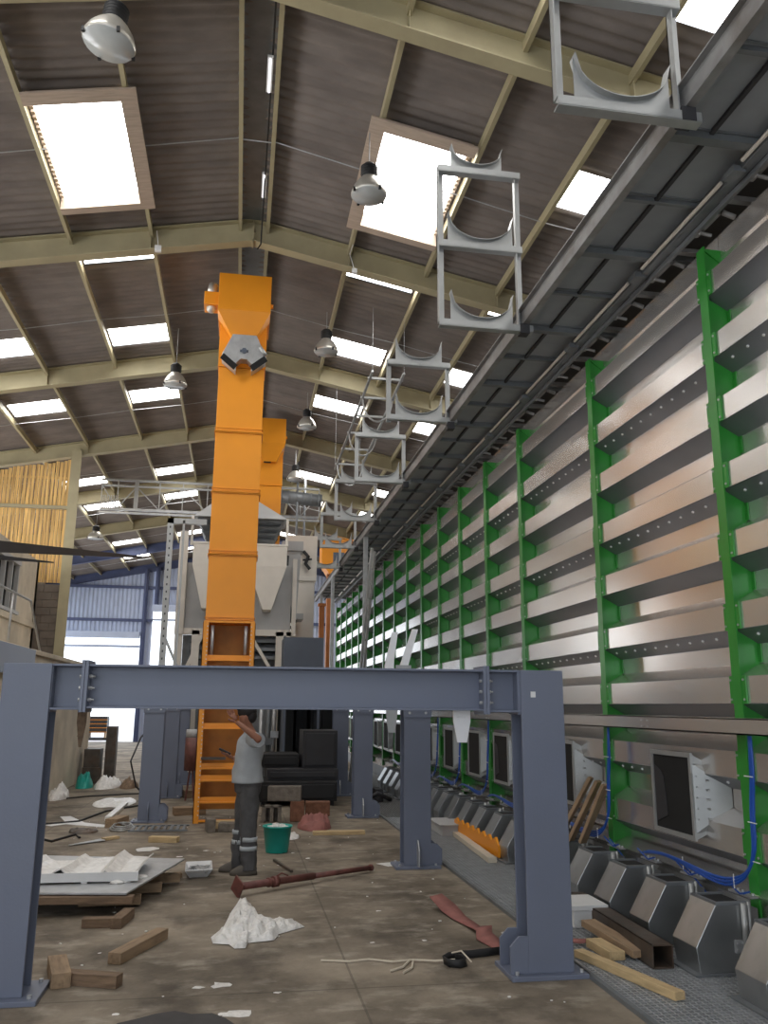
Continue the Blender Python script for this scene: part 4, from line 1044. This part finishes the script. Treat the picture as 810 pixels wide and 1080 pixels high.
plank((-1.13, 6.55), (-1.02, 6.12), .12, .09, 0, 'wood', 'broken timber offcut with torn top beside the left portal foot')
plank((-.50, 9.65), (-1.2, 9.25), .07, .05, 0, 'wood', 'long thin timber poking out beyond the grey sheet')
plank((-1.05, 12.1), (-.68, 12.0), .12, .07, 0, 'woodpale', 'small yellow timber offcut near the left-hand columns')
plank((1.12, 12.45), (1.85, 12.45), .12, .05, 0, 'woodpale', 'flat yellow timber lying across the floor beyond the bucket')
plank((-1.74, 13.5), (-1.62, 13.95), .18, .12, .0, 'wood', 'squared timber block beside the nearest left-hand column')
plank((2.47, 6.22), (2.72, 5.25), .08, .05, .03, 'woodpale', 'long pale timber lying on the grating edge right of the portal foot')
plank((2.78, 6.78), (2.86, 6.05), .12, .05, .09, 'wood', 'sawn timber propped on the steel pipe beside the portal foot', z1=.05)
plank((2.68, 6.45), (2.70, 6.08), .12, .06, .03, 'woodpale', 'short orange-brown timber block on the grating under the propped timber')
plank((3.05, 12.2), (2.93, 9.85), .10, .06, .03, 'render', 'long weathered pale timber on the grating behind the portal')
plank((-.35, 13.3), (.12, 13.3), .20, .10, 0, 'woodpale', 'pale timber block on the floor at the foot of the orange elevator')
for k, (yb, yt, xb) in enumerate(((8.55, 8.30, 3.24), (8.40, 8.12, 3.30), (8.25, 7.96, 3.36))):
    plank((xb, yb), (3.50, yt), .09, .035, .46, 'wood', '%s brown plank leaning against the bin beside the portal column' % ('left-hand', 'middle', 'right-hand')[k], z1=1.06 - .02 * k)
# battens under the sheet pile
plank((-1.95, 8.12), (-.80, 8.02), .09, .06, .10, 'wooddark', 'upper front batten carrying the grey sheet')
for k, y in enumerate((8.35, 8.85, 9.3)):
    plank((-1.3, y), (-.72 + k * .14 - .05, y + .02), .09, .08, .02, 'wood', '%s batten end poking out under the right side of the grey sheet' % ('nearest', 'middle', 'farthest')[k])
plank((-1.15, 7.68), (-.86, 7.66), .09, .07, .0, 'wooddark', 'lower front batten left of the pile corner')
plank((-.88, 7.58), (-.82, 7.95), .09, .08, .0, 'wooddark', 'lower front batten end pointing at the camera under the pile corner')
b = MB(); b.add([(-2.2, 8.2, .17), (-.86, 8.0, .17), (-.46, 9.45, .20), (-2.2, 9.9, .20), (-2.2, 8.2, .185), (-.86, 8.0, .185), (-.46, 9.45, .215), (-2.2, 9.9, .215)],
                [(0, 1, 2, 3), (4, 7, 6, 5), (0, 4, 5, 1), (1, 5, 6, 2), (2, 6, 7, 3), (3, 7, 4, 0)])
solo(b, 'metal_sheet', 'galv', (-1.4, 8.9, .17), 'flat grey metal sheet resting on battens behind the left portal column', 'metal sheet')
# white ribbed panel lying on the sheet
b = MB(); n1 = 26; vs = []
for i in range(n1 + 1):
    u = i / n1; x = -2.05 + 1.23 * u; ph = (u * 3.2) % 1.0; rib = .065 * max(0, 1 - abs(ph - .45) / .22) * (1 if u < .93 else 0)
    lip = .0 if u < .97 else .04
    for j in range(7):
        v = j / 6; y = 8.42 + (.95 - .1 * u) * v - u * .02; vs.append((x + v * .06, y, .26 + rib + lip + .02 * math.sin(6 * u + 3 * v)))
fs = [(i * 7 + j, (i + 1) * 7 + j, (i + 1) * 7 + j + 1, i * 7 + j + 1) for i in range(n1) for j in range(6)]
b.add(vs, fs)
pn = solo(b, 'ribbed_panel', 'plastic', (-1.4, 8.9, .22), 'white ribbed panel lying on top of the grey metal sheet', 'panel')
md = pn.modifiers.new('solid', 'SOLIDIFY'); md.thickness = .012
b = MB(); b.obox((-1.44, 8.41, .245), (1.26, .02, .075), (0, .0, -.016)); b.box(-1.3, -1.25, 8.40, 8.46, .19, .23); b.build('front_flange', 'whiteboard', pn)
for k, (x, y) in enumerate(((-.92, 8.45), (-.80, 8.62), (-.99, 8.40))):
    b = MB(); b.lathe([(0, 0), (.07, .004), (.05, .02), (.02, .03), (0, .032)], (x, y, .19), 9)
    solo(b, 'plastic_scrap', 'plastic', (x, y, .19), '%s crumpled clear plastic scrap on the grey sheet' % ('middle', 'right-hand', 'left-hand')[k], 'plastic scrap')

# tray of bolts
tb = thing('plastic_tray', (-.32, 9.85, 0), 'white plastic tray of bolts on the floor left of the worker', 'tray')
b = MB(); b.add([(-.40, 9.62, .0), (-.24, 9.66, .0), (-.26, 9.98, .0), (-.42, 9.94, .0), (-.45, 9.52, .09), (-.18, 9.58, .09), (-.20, 10.06, .09), (-.47, 10.02, .09)],
                [(0, 1, 2, 3), (0, 4, 5, 1), (1, 5, 6, 2), (2, 6, 7, 3), (3, 7, 4, 0)])
o = b.build('shell', 'whiteboard', tb); md = o.modifiers.new('solid', 'SOLIDIFY'); md.thickness = .012; md.offset = 1
b = MB()
for k in range(60):
    x = random.uniform(-.41, -.24); y = random.uniform(9.62, 9.98); z = .03 + random.random() * .035; a = random.random() * 6.28
    b.bar((x, y, z), (x + .05 * math.cos(a), y + .05 * math.sin(a), z + random.uniform(-.01, .015)), .012, .012); b.hexbolt((x, y, z), .014, .012, 'Z')
o = b.build('bolts', 'galv', None); rebase(o, (-.32, 9.8, .03)); tag(o, 'heap of small galvanised bolts in the white tray', 'bolts', kind='stuff')

# red acrow prop
ap = thing('steel_prop', (.8, 9.2, 0), 'rusty red telescopic steel prop lying across the floor', 'steel prop')
A = Vector((.08, 8.62, .09)); Bv = Vector((1.52, 9.68, .045)); d = (Bv - A).normalized()
b = MB(); b.tube([A + d * .02, A + d * .95], .034, 14); b.build('outer_tube', 'red', ap)
b = MB(); b.tube([A + d * .9, Bv], .026, 14); b.tube([Bv - d * .03, Bv + d * .0], .034, 14); b.build('inner_tube', 'red', ap)
q = d.to_track_quat('Z', 'Y').to_matrix().to_4x4(); b = MB(); b.box(-.075, .075, -.075, .075, -.008, .008, Matrix.Translation(A) @ q @ Euler((0, 0, .5)).to_matrix().to_4x4()); b.build('end_plate', 'red', ap, bevel=.004)
b = MB(); b.tube([A + d * .42, A + d * .48], .052, 12); b.tube([A + d * .36, A + d * .38], .045, 12)
b.tube([A + d * .45 + Vector((0, 0, .04)), A + d * .50 + Vector((.02, -.05, .08)), A + d * .58 + Vector((.02, -.05, .05))], .008, 6); b.build('collar_nut', 'red', ap)
b = MB(); b.bar((.66, 9.75, .015), (.50, 10.45, .015), .03, .025); solo(b, 'steel_bar', 'ruststeel', (.58, 10.1, 0), 'small dark steel bar on the floor just behind the red prop', 'bar')

# crumpled plastic bag
b = MB(); n1, n2 = 40, 26; vs = []; rnd = random.Random(3)
outl = [(-.10, 7.02), (.02, 6.98), (.06, 6.86), (.14, 6.86), (.16, 7.0), (.36, 7.05), (.40, 7.22), (.62, 7.42), (.56, 7.62), (.36, 7.72), (.26, 7.86), (.20, 8.26), (.10, 8.46), (.03, 8.02), (-.03, 7.5), (-.12, 7.2)]
cxm = sum(p[0] for p in outl) / len(outl) - .02; cym = sum(p[1] for p in outl) / len(outl) - .2
K = len(outl)
for i in range(n2 + 1):
    t = i / n2
    for j in range(n1 * 2):
        u = j / (n1 * 2) * K; a = int(u) % K; f_ = u - int(u); ox = outl[a][0] * (1 - f_) + outl[(a + 1) % K][0] * f_; oy = outl[a][1] * (1 - f_) + outl[(a + 1) % K][1] * f_
        x = cxm + (ox - cxm) * t; y = cym + (oy - cym) * t
        h = .02 * (1 - t ** 2) + .11 * abs(mn.noise(Vector((x * 11, y * 6, 1.3)))) * (1 - t ** 6) + .05 * abs(mn.noise(Vector((x * 30, y * 16, 5)))) * (1 - t ** 4)
        if y > 7.7: h += .04 * (1 - t ** 2)
        vs.append((x, y, .006 + h))
W2 = n1 * 2
b.add(vs, [(i * W2 + j, i * W2 + (j + 1) % W2, (i + 1) * W2 + (j + 1) % W2, (i + 1) * W2 + j) for i in range(n2) for j in range(W2)], True)
solo(b, 'plastic_bag', 'plastic', (.2, 7.4, 0), 'crumpled white plastic film lying in front of the red prop', 'plastic bag')

# teal bucket with rags
bk = thing('bucket', (.60, 11.15, 0), 'teal plastic bucket on the floor behind the worker', 'bucket')
b = MB(); b.lathe([(0, .0), (.135, 0), (.138, .01), (.175, .29), (.185, .29), (.185, .31), (.168, .31), (.13, .03), (0, .03)], (.56, 11.1, 0), 28); b.build('shell', 'teal', bk)
b = MB(); b.tube([(.56 + .18 * math.cos(t), 11.1 + .18 * math.sin(t), .30 - .02 * math.sin(t)) for t in [math.pi * k / 10 for k in range(11)]], .005, 6); b.build('handle', 'galv', bk)
b = MB()
for k in range(7): b.lathe([(0, 0), (.05, .01), (.045, .04), (0, .05)], (.56 + .09 * math.cos(k * .9), 11.1 + .09 * math.sin(k * .9), .26 + .01 * k % .03), 7)
solo(b, 'rag', 'plastic', (.56, 11.1, .26), 'white rags heaped in the teal bucket', 'rags')

# bricks and blocks
bl = [(.60, 13.9, 0, .30, .20, .25, 'brick', 'grey concrete block standing at the left of the block pile'), (1.0, 13.95, 0, .22, .22, .30, 'brickred', 'reddish brick block under the pile'),
      (.80, 13.98, .30, .52, .22, .22, 'brick', 'long grey block lying on top of the pile'), (1.38, 14.6, 0, .40, .22, .22, 'brickred', 'broken red brick right of the block pile'),
      (-.30, 12.95, 0, .12, .3, .18, 'brick', 'grey stone chunk in front of the elevator foot'), (-.02, 12.95, 0, .32, .2, .12, 'brick', 'flat grey stone at the feet of the elevator')]
for (x, y, z, a, c, h, m_, lb) in bl:
    b = MB(); b.obox((x, y, z + h / 2), (a, c, h), (0, 0, random.uniform(-.15, .15)))
    if z == 0 and h > .2 and m_ == 'brick': b = MB(); [b.obox((x + dx, y, z + h / 2), (.06, c, h)) for dx in (-.12, 0, .12)]; b.obox((x, y, z + h - .02), (a, c, .04)); b.obox((x, y + c / 2 - .02, z + h / 2), (a, .04, h))
    solo(b, 'block', m_, (x, y, z), lb, 'block', 'bricks and blocks', bevel=.012)
# red cloth heap + strap
def lumps(name, m, pts, label, cat, seed, group=None):
    b = MB(); rn = random.Random(seed)
    (x0, x1, y0, y1, h) = pts; nx, ny = 22, 14; vs = []
    for i in range(nx + 1):
        for j in range(ny + 1):
            u = i / nx * 2 - 1; v = j / ny * 2 - 1; k = math.sqrt(max(0, 1 - u * u)); xx = (x0 + x1) / 2 + u * (x1 - x0) / 2; yy = (y0 + y1) / 2 + v * k * (y1 - y0) / 2 * (1 + .2 * mn.noise(Vector((xx * 4, seed, 0))))
            hh = h * max(0, (1 - u * u)) ** .5 * max(0, 1 - v * v) ** .5 * (.35 + .8 * abs(mn.noise(Vector((xx * 6, yy * 4, seed)))) + .5 * abs(mn.noise(Vector((xx * 17, yy * 9, seed)))))
            vs.append((xx, yy, .004 + hh))
    b.add(vs, [(i * (ny + 1) + j, (i + 1) * (ny + 1) + j, (i + 1) * (ny + 1) + j + 1, i * (ny + 1) + j + 1) for i in range(nx) for j in range(ny)], True)
    return solo(b, name, m, ((x0 + x1) / 2, (y0 + y1) / 2, 0), label, cat, group)
lumps('cloth', 'redstrap', (.95, 1.45, 12.75, 13.6, .26), 'faded red cloth heap on the floor behind the bucket', 'cloth', 2)
lumps('cloth', 'plastic', (.62, .92, 12.0, 12.5, .10), 'white rag on the floor right of the bucket', 'cloth', 5)
# webbing straps at the right portal foot
def strap(pts, wd, m, label, z=.01, name='webbing_strap'):
    b = MB(); P = [Vector(p) for p in pts]; vs = []
    for i, p in enumerate(P):
        d = (P[min(i + 1, len(P) - 1)] - P[max(i - 1, 0)]); d.z = 0; d.normalize(); s_ = Vector((-d.y, d.x, 0)) * wd / 2
        tw_ = .25 * wd * math.sin(i * 1.7); vs += [p + s_ + Vector((0, 0, tw_ + wd * .1)), p - s_ + Vector((0, 0, 0))]
    b.add(vs, [(2 * i, 2 * i + 1, 2 * i + 3, 2 * i + 2) for i in range(len(P) - 1)], True)
    o = solo(b, name, m, tuple(P[0]), label, 'strap', 'webbing straps'); md = o.modifiers.new('s', 'SOLIDIFY'); md.thickness = .006; md.offset = 1
    return o
strap([(1.83, 7.95, .10), (1.90, 7.75, .02), (1.93, 7.5, .015), (1.98, 7.25, .02), (2.00, 7.0, .04), (1.96, 6.85, .012), (2.02, 6.6, .01), (2.1, 6.4, .01)], .13, 'redstrap', 'faded red webbing strap on the floor beside the right portal foot')
b = MB(); P = [(1.98, 6.44), (1.86, 6.41), (1.74, 6.38), (1.64, 6.38), (1.56, 6.35), (1.50, 6.27), (1.52, 6.19), (1.59, 6.16), (1.65, 6.20), (1.66, 6.27), (1.60, 6.31)]
vs = []
for k, (x, y) in enumerate(P): vs += [(x, y, .004), (x - .01, y + .012, .055)]
b.add(vs, [(2 * i, 2 * i + 2, 2 * i + 3, 2 * i + 1) for i in range(len(P) - 1)], True)
o = solo(b, 'webbing_strap', 'black', (1.98, 6.44, 0), 'black strap standing on edge and curled into a loop left of the right portal foot', 'strap', 'webbing straps'); md = o.modifiers.new('s', 'SOLIDIFY'); md.thickness = .006
strap([(2.42, 6.62, .05), (2.6, 6.5, .05), (2.75, 6.52, .06)], .05, 'redstrap', 'short red strap on the grating right of the portal column')
b = MB(); b.tube([(.66, 6.47, .008), (.85, 6.40, .012), (1.0, 6.44, .01), (1.15, 6.35, .012), (1.3, 6.38, .01), (1.45, 6.30, .02), (1.58, 6.27, .03)], .007, 6)
b.tube([(1.28, 6.38, .01), (1.20, 6.22, .012), (1.10, 6.15, .01)], .008, 6); b.tube([(1.3, 6.36, .01), (1.26, 6.2, .012), (1.18, 6.1, .01)], .007, 6)
b.tube([(1.58, 6.36, .05), (1.62, 6.25, .09), (1.68, 6.2, .03)], .006, 5)
solo(b, 'rope', 'render', (1.1, 6.3, 0), 'frayed pale rope end trailing from the dark strap', 'rope')
b = MB(); pr_ = [(3.12, 7.35), (3.02, 5.88)]
w2 = .075
b.add([], [])
A = Vector((2.99, 7.55, .105)); Bv = Vector((2.93, 5.86, .105))
for (o1, o2, q1, q2) in ((-w2, -w2 + .008, -w2, w2), (w2 - .008, w2, -w2, w2), (-w2, w2, -w2, -w2 + .008), (-w2, w2, w2 - .008, w2)):
    dd = (Bv - A).normalized(); sx = Vector((dd.y, -dd.x, 0))
    vs = [p + sx * a + Vector((0, 0, c)) for p in (A, Bv) for a in (o1, o2) for c in (q1, q2)]
    b.add(vs, [(0, 1, 3, 2), (4, 6, 7, 5), (0, 4, 5, 1), (2, 3, 7, 6), (0, 2, 6, 4), (1, 5, 7, 3)])
solo(b, 'square_tube', 'ruststeel', (2.96, 6.7, .03), 'long dark hollow square steel tube lying on the grating', 'steel tube')
# orange comb plates & pale tray on grating
b = MB(); n_ = 8; poly = [(10.05, .05), (12.1, .05), (12.1, .22)]
for k in range(n_): y_ = 12.1 - (k + 1) * 2.05 / n_; poly += [(y_ + .12, .26), (y_ + .04, .20)]
poly += [(10.05, .18)]
b.prism(poly, 'X', 3.06, 3.09); solo(b, 'toothed_plate', 'orange', (3.07, 11, .03), 'bright orange toothed steel plate leaning by the discharge boxes', 'plate')
b = MB(); b.box(2.84, 3.16, 11.9, 12.6, .03, .17); b.box(2.80, 3.2, 11.86, 12.64, .17, .18); solo(b, 'white_bin', 'greybox', (3.0, 12.2, .03), 'pale grey box on the grating behind the orange plate', 'box')
b = MB(); b.box(2.72, 3.03, 6.95, 7.35, .16, .20); b.box(2.74, 3.01, 6.97, 7.33, .03, .16); solo(b, 'foam_box', 'whiteboard', (2.88, 7.15, .03), 'white box on the grating just right of the portal column', 'box', bevel=.005)
b = MB(); b.box(2.60, 2.75, 16.2, 16.7, .03, .25); b.tube([(2.4, 16.2, .05), (2.6, 16.0, .2), (2.9, 16.3, .06)], .04, 8)
solo(b, 'air_tool', 'dark', (2.6, 16.3, .03), 'dark tool heap on the grating far behind the right columns', 'tool')

# left background debris
lumps('plastic_wrap', 'plastic', (-2.98, -2.45, 19.3, 20.9, .30), 'grey white plastic waste heap by the concrete dock, right part', 'waste', 11, 'waste by the dock')
lumps('plastic_wrap', 'teal', (-3.35, -3.0, 19.5, 20.3, .42), 'turquoise bag in the waste heap by the dock', 'waste', 12, 'waste by the dock')
lumps('plastic_wrap', 'plastic', (-3.45, -3.1, 17.2, 18.2, .30), 'white bag at the left end of the waste heap', 'waste', 13, 'waste by the dock')
lumps('plastic_wrap', 'wooddark', (-2.43, -2.05, 19.4, 20.4, .26), 'brown sacks at the right end of the waste heap', 'waste', 14, 'waste by the dock')
lumps('plastic_wrap', 'plastic', (-2.5, -1.75, 16.0, 17.6, .07), 'clear film sheet spread on the floor left of the columns', 'plastic film', 15)
lumps('plastic_wrap', 'plastic', (-1.95, -1.6, 18.8, 19.6, .07), 'small film scrap beside the second left-hand column', 'plastic film', 16)
b = MB(); b.box(-3.4, -3.05, 20.9, 21.4, 0, .75); b.box(-3.4, -3.0, 20.8, 20.9, 0, .35); b.box(-2.98, -2.75, 21.2, 21.5, 0, 1.25); solo(b, 'steel_bracket', 'ruststeel', (-3.1, 21.2, 0), 'rusty steel brackets stacked at the end of the dock', 'bracket')
b = MB(); b.prism([(-1.94, .0), (-1.84, 0), (-1.84, .06), (-1.94, .06)], 'Y', 14.3, 16.4); solo(b, 'white_channel', 'plastic', (-1.89, 15.6, 0), 'bright white steel channel lying towards the left-hand columns', 'channel', bevel=.006)
b = MB(); b.add([(-2.75, 13.9, .005), (-2.62, 13.75, .005), (-2.45, 13.95, .005), (-1.85, 13.55, .005), (-1.8, 13.75, .005), (-2.2, 14.1, .005), (-2.55, 14.9, .005), (-2.7, 14.85, .005), (-2.5, 14.2, .005)],
                [(0, 1, 2, 8), (2, 3, 4, 5), (2, 5, 8), (8, 5, 6, 7)])
o = solo(b, 'paper_scrap', 'whiteboard', (-2.3, 14.2, 0), 'white torn paper on the floor left of the white channel', 'paper'); md = o.modifiers.new('s', 'SOLIDIFY'); md.thickness = .006
sw = thing('hand_saw', (-1.8, 12.1, 0), 'hand saw with a bright blade on the floor behind the grey sheet', 'saw')
b = MB(); b.prism([(-2.02, 11.82), (-1.62, 12.18), (-1.68, 12.36), (-2.02, 11.86)], 'Z', .012, .018); b.build('blade', 'bright', sw)
b = MB(); b.obox((-1.58, 12.35, .02), (.22, .10, .03), (0, 0, .8)); b.build('handle', 'woodpale', sw)
b = MB()
for k in range(3): b.tube([(-1.56 + (.16 - .02 * k) * math.cos(t), 13.35 + (.34 - .05 * k) * math.sin(t), .02 + .02 * k) for t in [2 * math.pi * j / 24 for j in range(24)]], .012, 6, closed=True)
solo(b, 'cable_coil', 'bright', (-1.56, 13.35, 0), 'coil of pale cable at the foot of the nearest left-hand column', 'cable coil')
b = MB(); b.tube([(-1.5, 17.0, .02), (-1.75, 16.6, .3), (-1.86, 16.5, .75), (-1.75, 16.9, 1.15), (-1.5, 17.3, 1.5), (-1.42, 17.45, 1.6)], .016, 6)
solo(b, 'hanging_cable', 'black', (-1.5, 17.0, 0), 'black cable looping from the second left-hand column to the floor', 'cable')
for k, pts in enumerate(([(-3.4, 17.3, .01), (-2.8, 17.9, .01), (-2.0, 18.3, .01), (-1.6, 18.4, .01)], [(-2.9, 13.8, .01), (-2.3, 14.2, .01), (-2.1, 15.4, .01), (-1.6, 16.3, .01)], [(-2.6, 12.6, .01), (-2.3, 12.2, .012), (-2.1, 12.8, .012), (-2.0, 12.5, .01)])):
    b = MB(); b.tube(pts, .018, 6); solo(b, 'floor_cable', 'black', pts[0], 'dark cable on the floor at left, %s of three from the far end' % ('first', 'second', 'third')[k], 'cable', 'cables on the floor')
lumps('debris', 'ruststeel', (-2.25, -1.85, 12.9, 13.3, .08), 'small rusty scrap left of the hand saw', 'scrap', 21)
# floor drain near the left column
g = MB()
for i in range(9): g.box(-1.42 + i * .09, -1.38 + i * .09, 13.05, 13.55, .002, .02)
g.box(-1.44, -.62, 13.02, 13.05, .002, .022); g.box(-1.44, -.62, 13.55, 13.58, .002, .022)
solo(g, 'drain_grate', 'dgalv', (-1.0, 13.3, 0), 'slotted drain grate in the floor before the nearest left-hand column', 'grate')
# misc wood behind left columns
plank((-.95, 14.9), (-.45, 15.0), .25, .12, 0, 'wood', 'timber offcut between the left-hand columns and the elevator')
plank((-.95, 17.6), (-.5, 17.7), .3, .14, 0, 'wooddark', 'dark timber pile behind the left-hand columns')
b = MB(); b.tube([(-.80, 17, .55), (-.80, 17, 1.15)], .14, 14);  b.tube([(-.72, 16.95, 0), (-.78, 17, .6)], .02, 6); b.tube([(-.88, 17.05, 0), (-.82, 17, .6)], .02, 6)
pv = solo(b, 'pressure_vessel', 'red', (-.8, 17, 0), 'small dark red canister with a pale lid on a stand left of the elevator foot', 'canister')
b = MB(); b.tube([(-.80, 17, 1.15), (-.80, 17, 1.30)], .13, 12); b.build('lid', 'greybox', pv)
# pale patches of spilled material and litter
rn = random.Random(9)
spots = [(-.02, 6.05, .09), (-.16, 6.02, .05), (.08, 5.50, .10), (.0, 5.52, .05), (1.3, 7.9, .03), (.9, 10.6, .05), (.55, 10.2, .04), (.75, 11.0, .03), (-.6, 10.9, .05), (-1.0, 11.5, .22), (-.3, 11.3, .05), (-.8, 10.8, .06), (1.85, 10.1, .22), (1.1, 6.9, .025), (1.5, 6.9, .03), (.33, 5.85, .03), (-.62, 5.6, .03), (-.9, 6.9, .02)]
b = MB()
for k, (x, y, r_) in enumerate(spots):
    n_ = 9; vs = [(x, y, .005)]
    for j in range(n_):
        t = 2 * math.pi * j / n_; q = r_ * rn.uniform(.5, 1.1); vs.append((x + q * math.cos(t), y + q * .8 * math.sin(t), .001))
    b.add(vs, [(0, 1 + j, 1 + (j + 1) % n_) for j in range(n_)] + [tuple(range(1, n_ + 1))[::-1]])
for k in range(70):
    x = rn.uniform(-2.2, 2.3); y = rn.uniform(5.2, 15); q = rn.uniform(.004, .010); b.obox((x, y, q * .4), (q * 2, q * rn.uniform(1, 3), q * .8), (0, 0, rn.uniform(0, 3)))
fl = solo(b, 'litter', 'plastic', (0, 8, 0), 'scatter of pale crumbs and flecks of rubbish over the concrete floor', 'litter'); fl['kind'] = 'stuff'
b = MB(); vs = []; K = 24
for j in range(K):
    t = 2 * math.pi * j / K; rr = 1 + .25 * mn.noise(Vector((math.cos(t) * 2, math.sin(t) * 2, 4))); vs.append((-.28 + .43 * rr * math.cos(t), 5.08 + .52 * rr * math.sin(t), .001))
vs += [(p[0], p[1], .004) for p in vs]
b.add(vs, [tuple(range(K))[::-1], tuple(range(K, 2 * K))] + [(j, (j + 1) % K, K + (j + 1) % K, K + j) for j in range(K)])
M['tar'] = mat('dark_patch', (0.045, 0.042, 0.042), .8, var=.2, scale=8)
solo(b, 'asphalt_patch', 'tar', (-.28, 5.08, 0), 'dark repair patch in the concrete at the bottom edge', 'floor patch')
# outside, beyond the far doors
tk = thing('trailer_rack', (-7.2, 46, 0), 'dark rack with yellow stripes standing outside the left far door', 'rack')
b = MB(); b.box(-7.5, -6.45, 46, 47, -.02, .1); b.box(-7.45, -6.5, 46.1, 46.9, .35, 1.15); b.build('body', 'dark', tk)
for k in range(4):
    b = MB(); b.box(-7.48, -6.48, 45.98, 46.1, .38 + k * .2, .40 + k * .2); b.build('stripe', 'orange', tk)
for x in (-7.4, -6.55):
    b = MB(); b.box(x - .04, x + .04, 46, 46.9, .0, .4); b.build('leg', 'wood', tk)
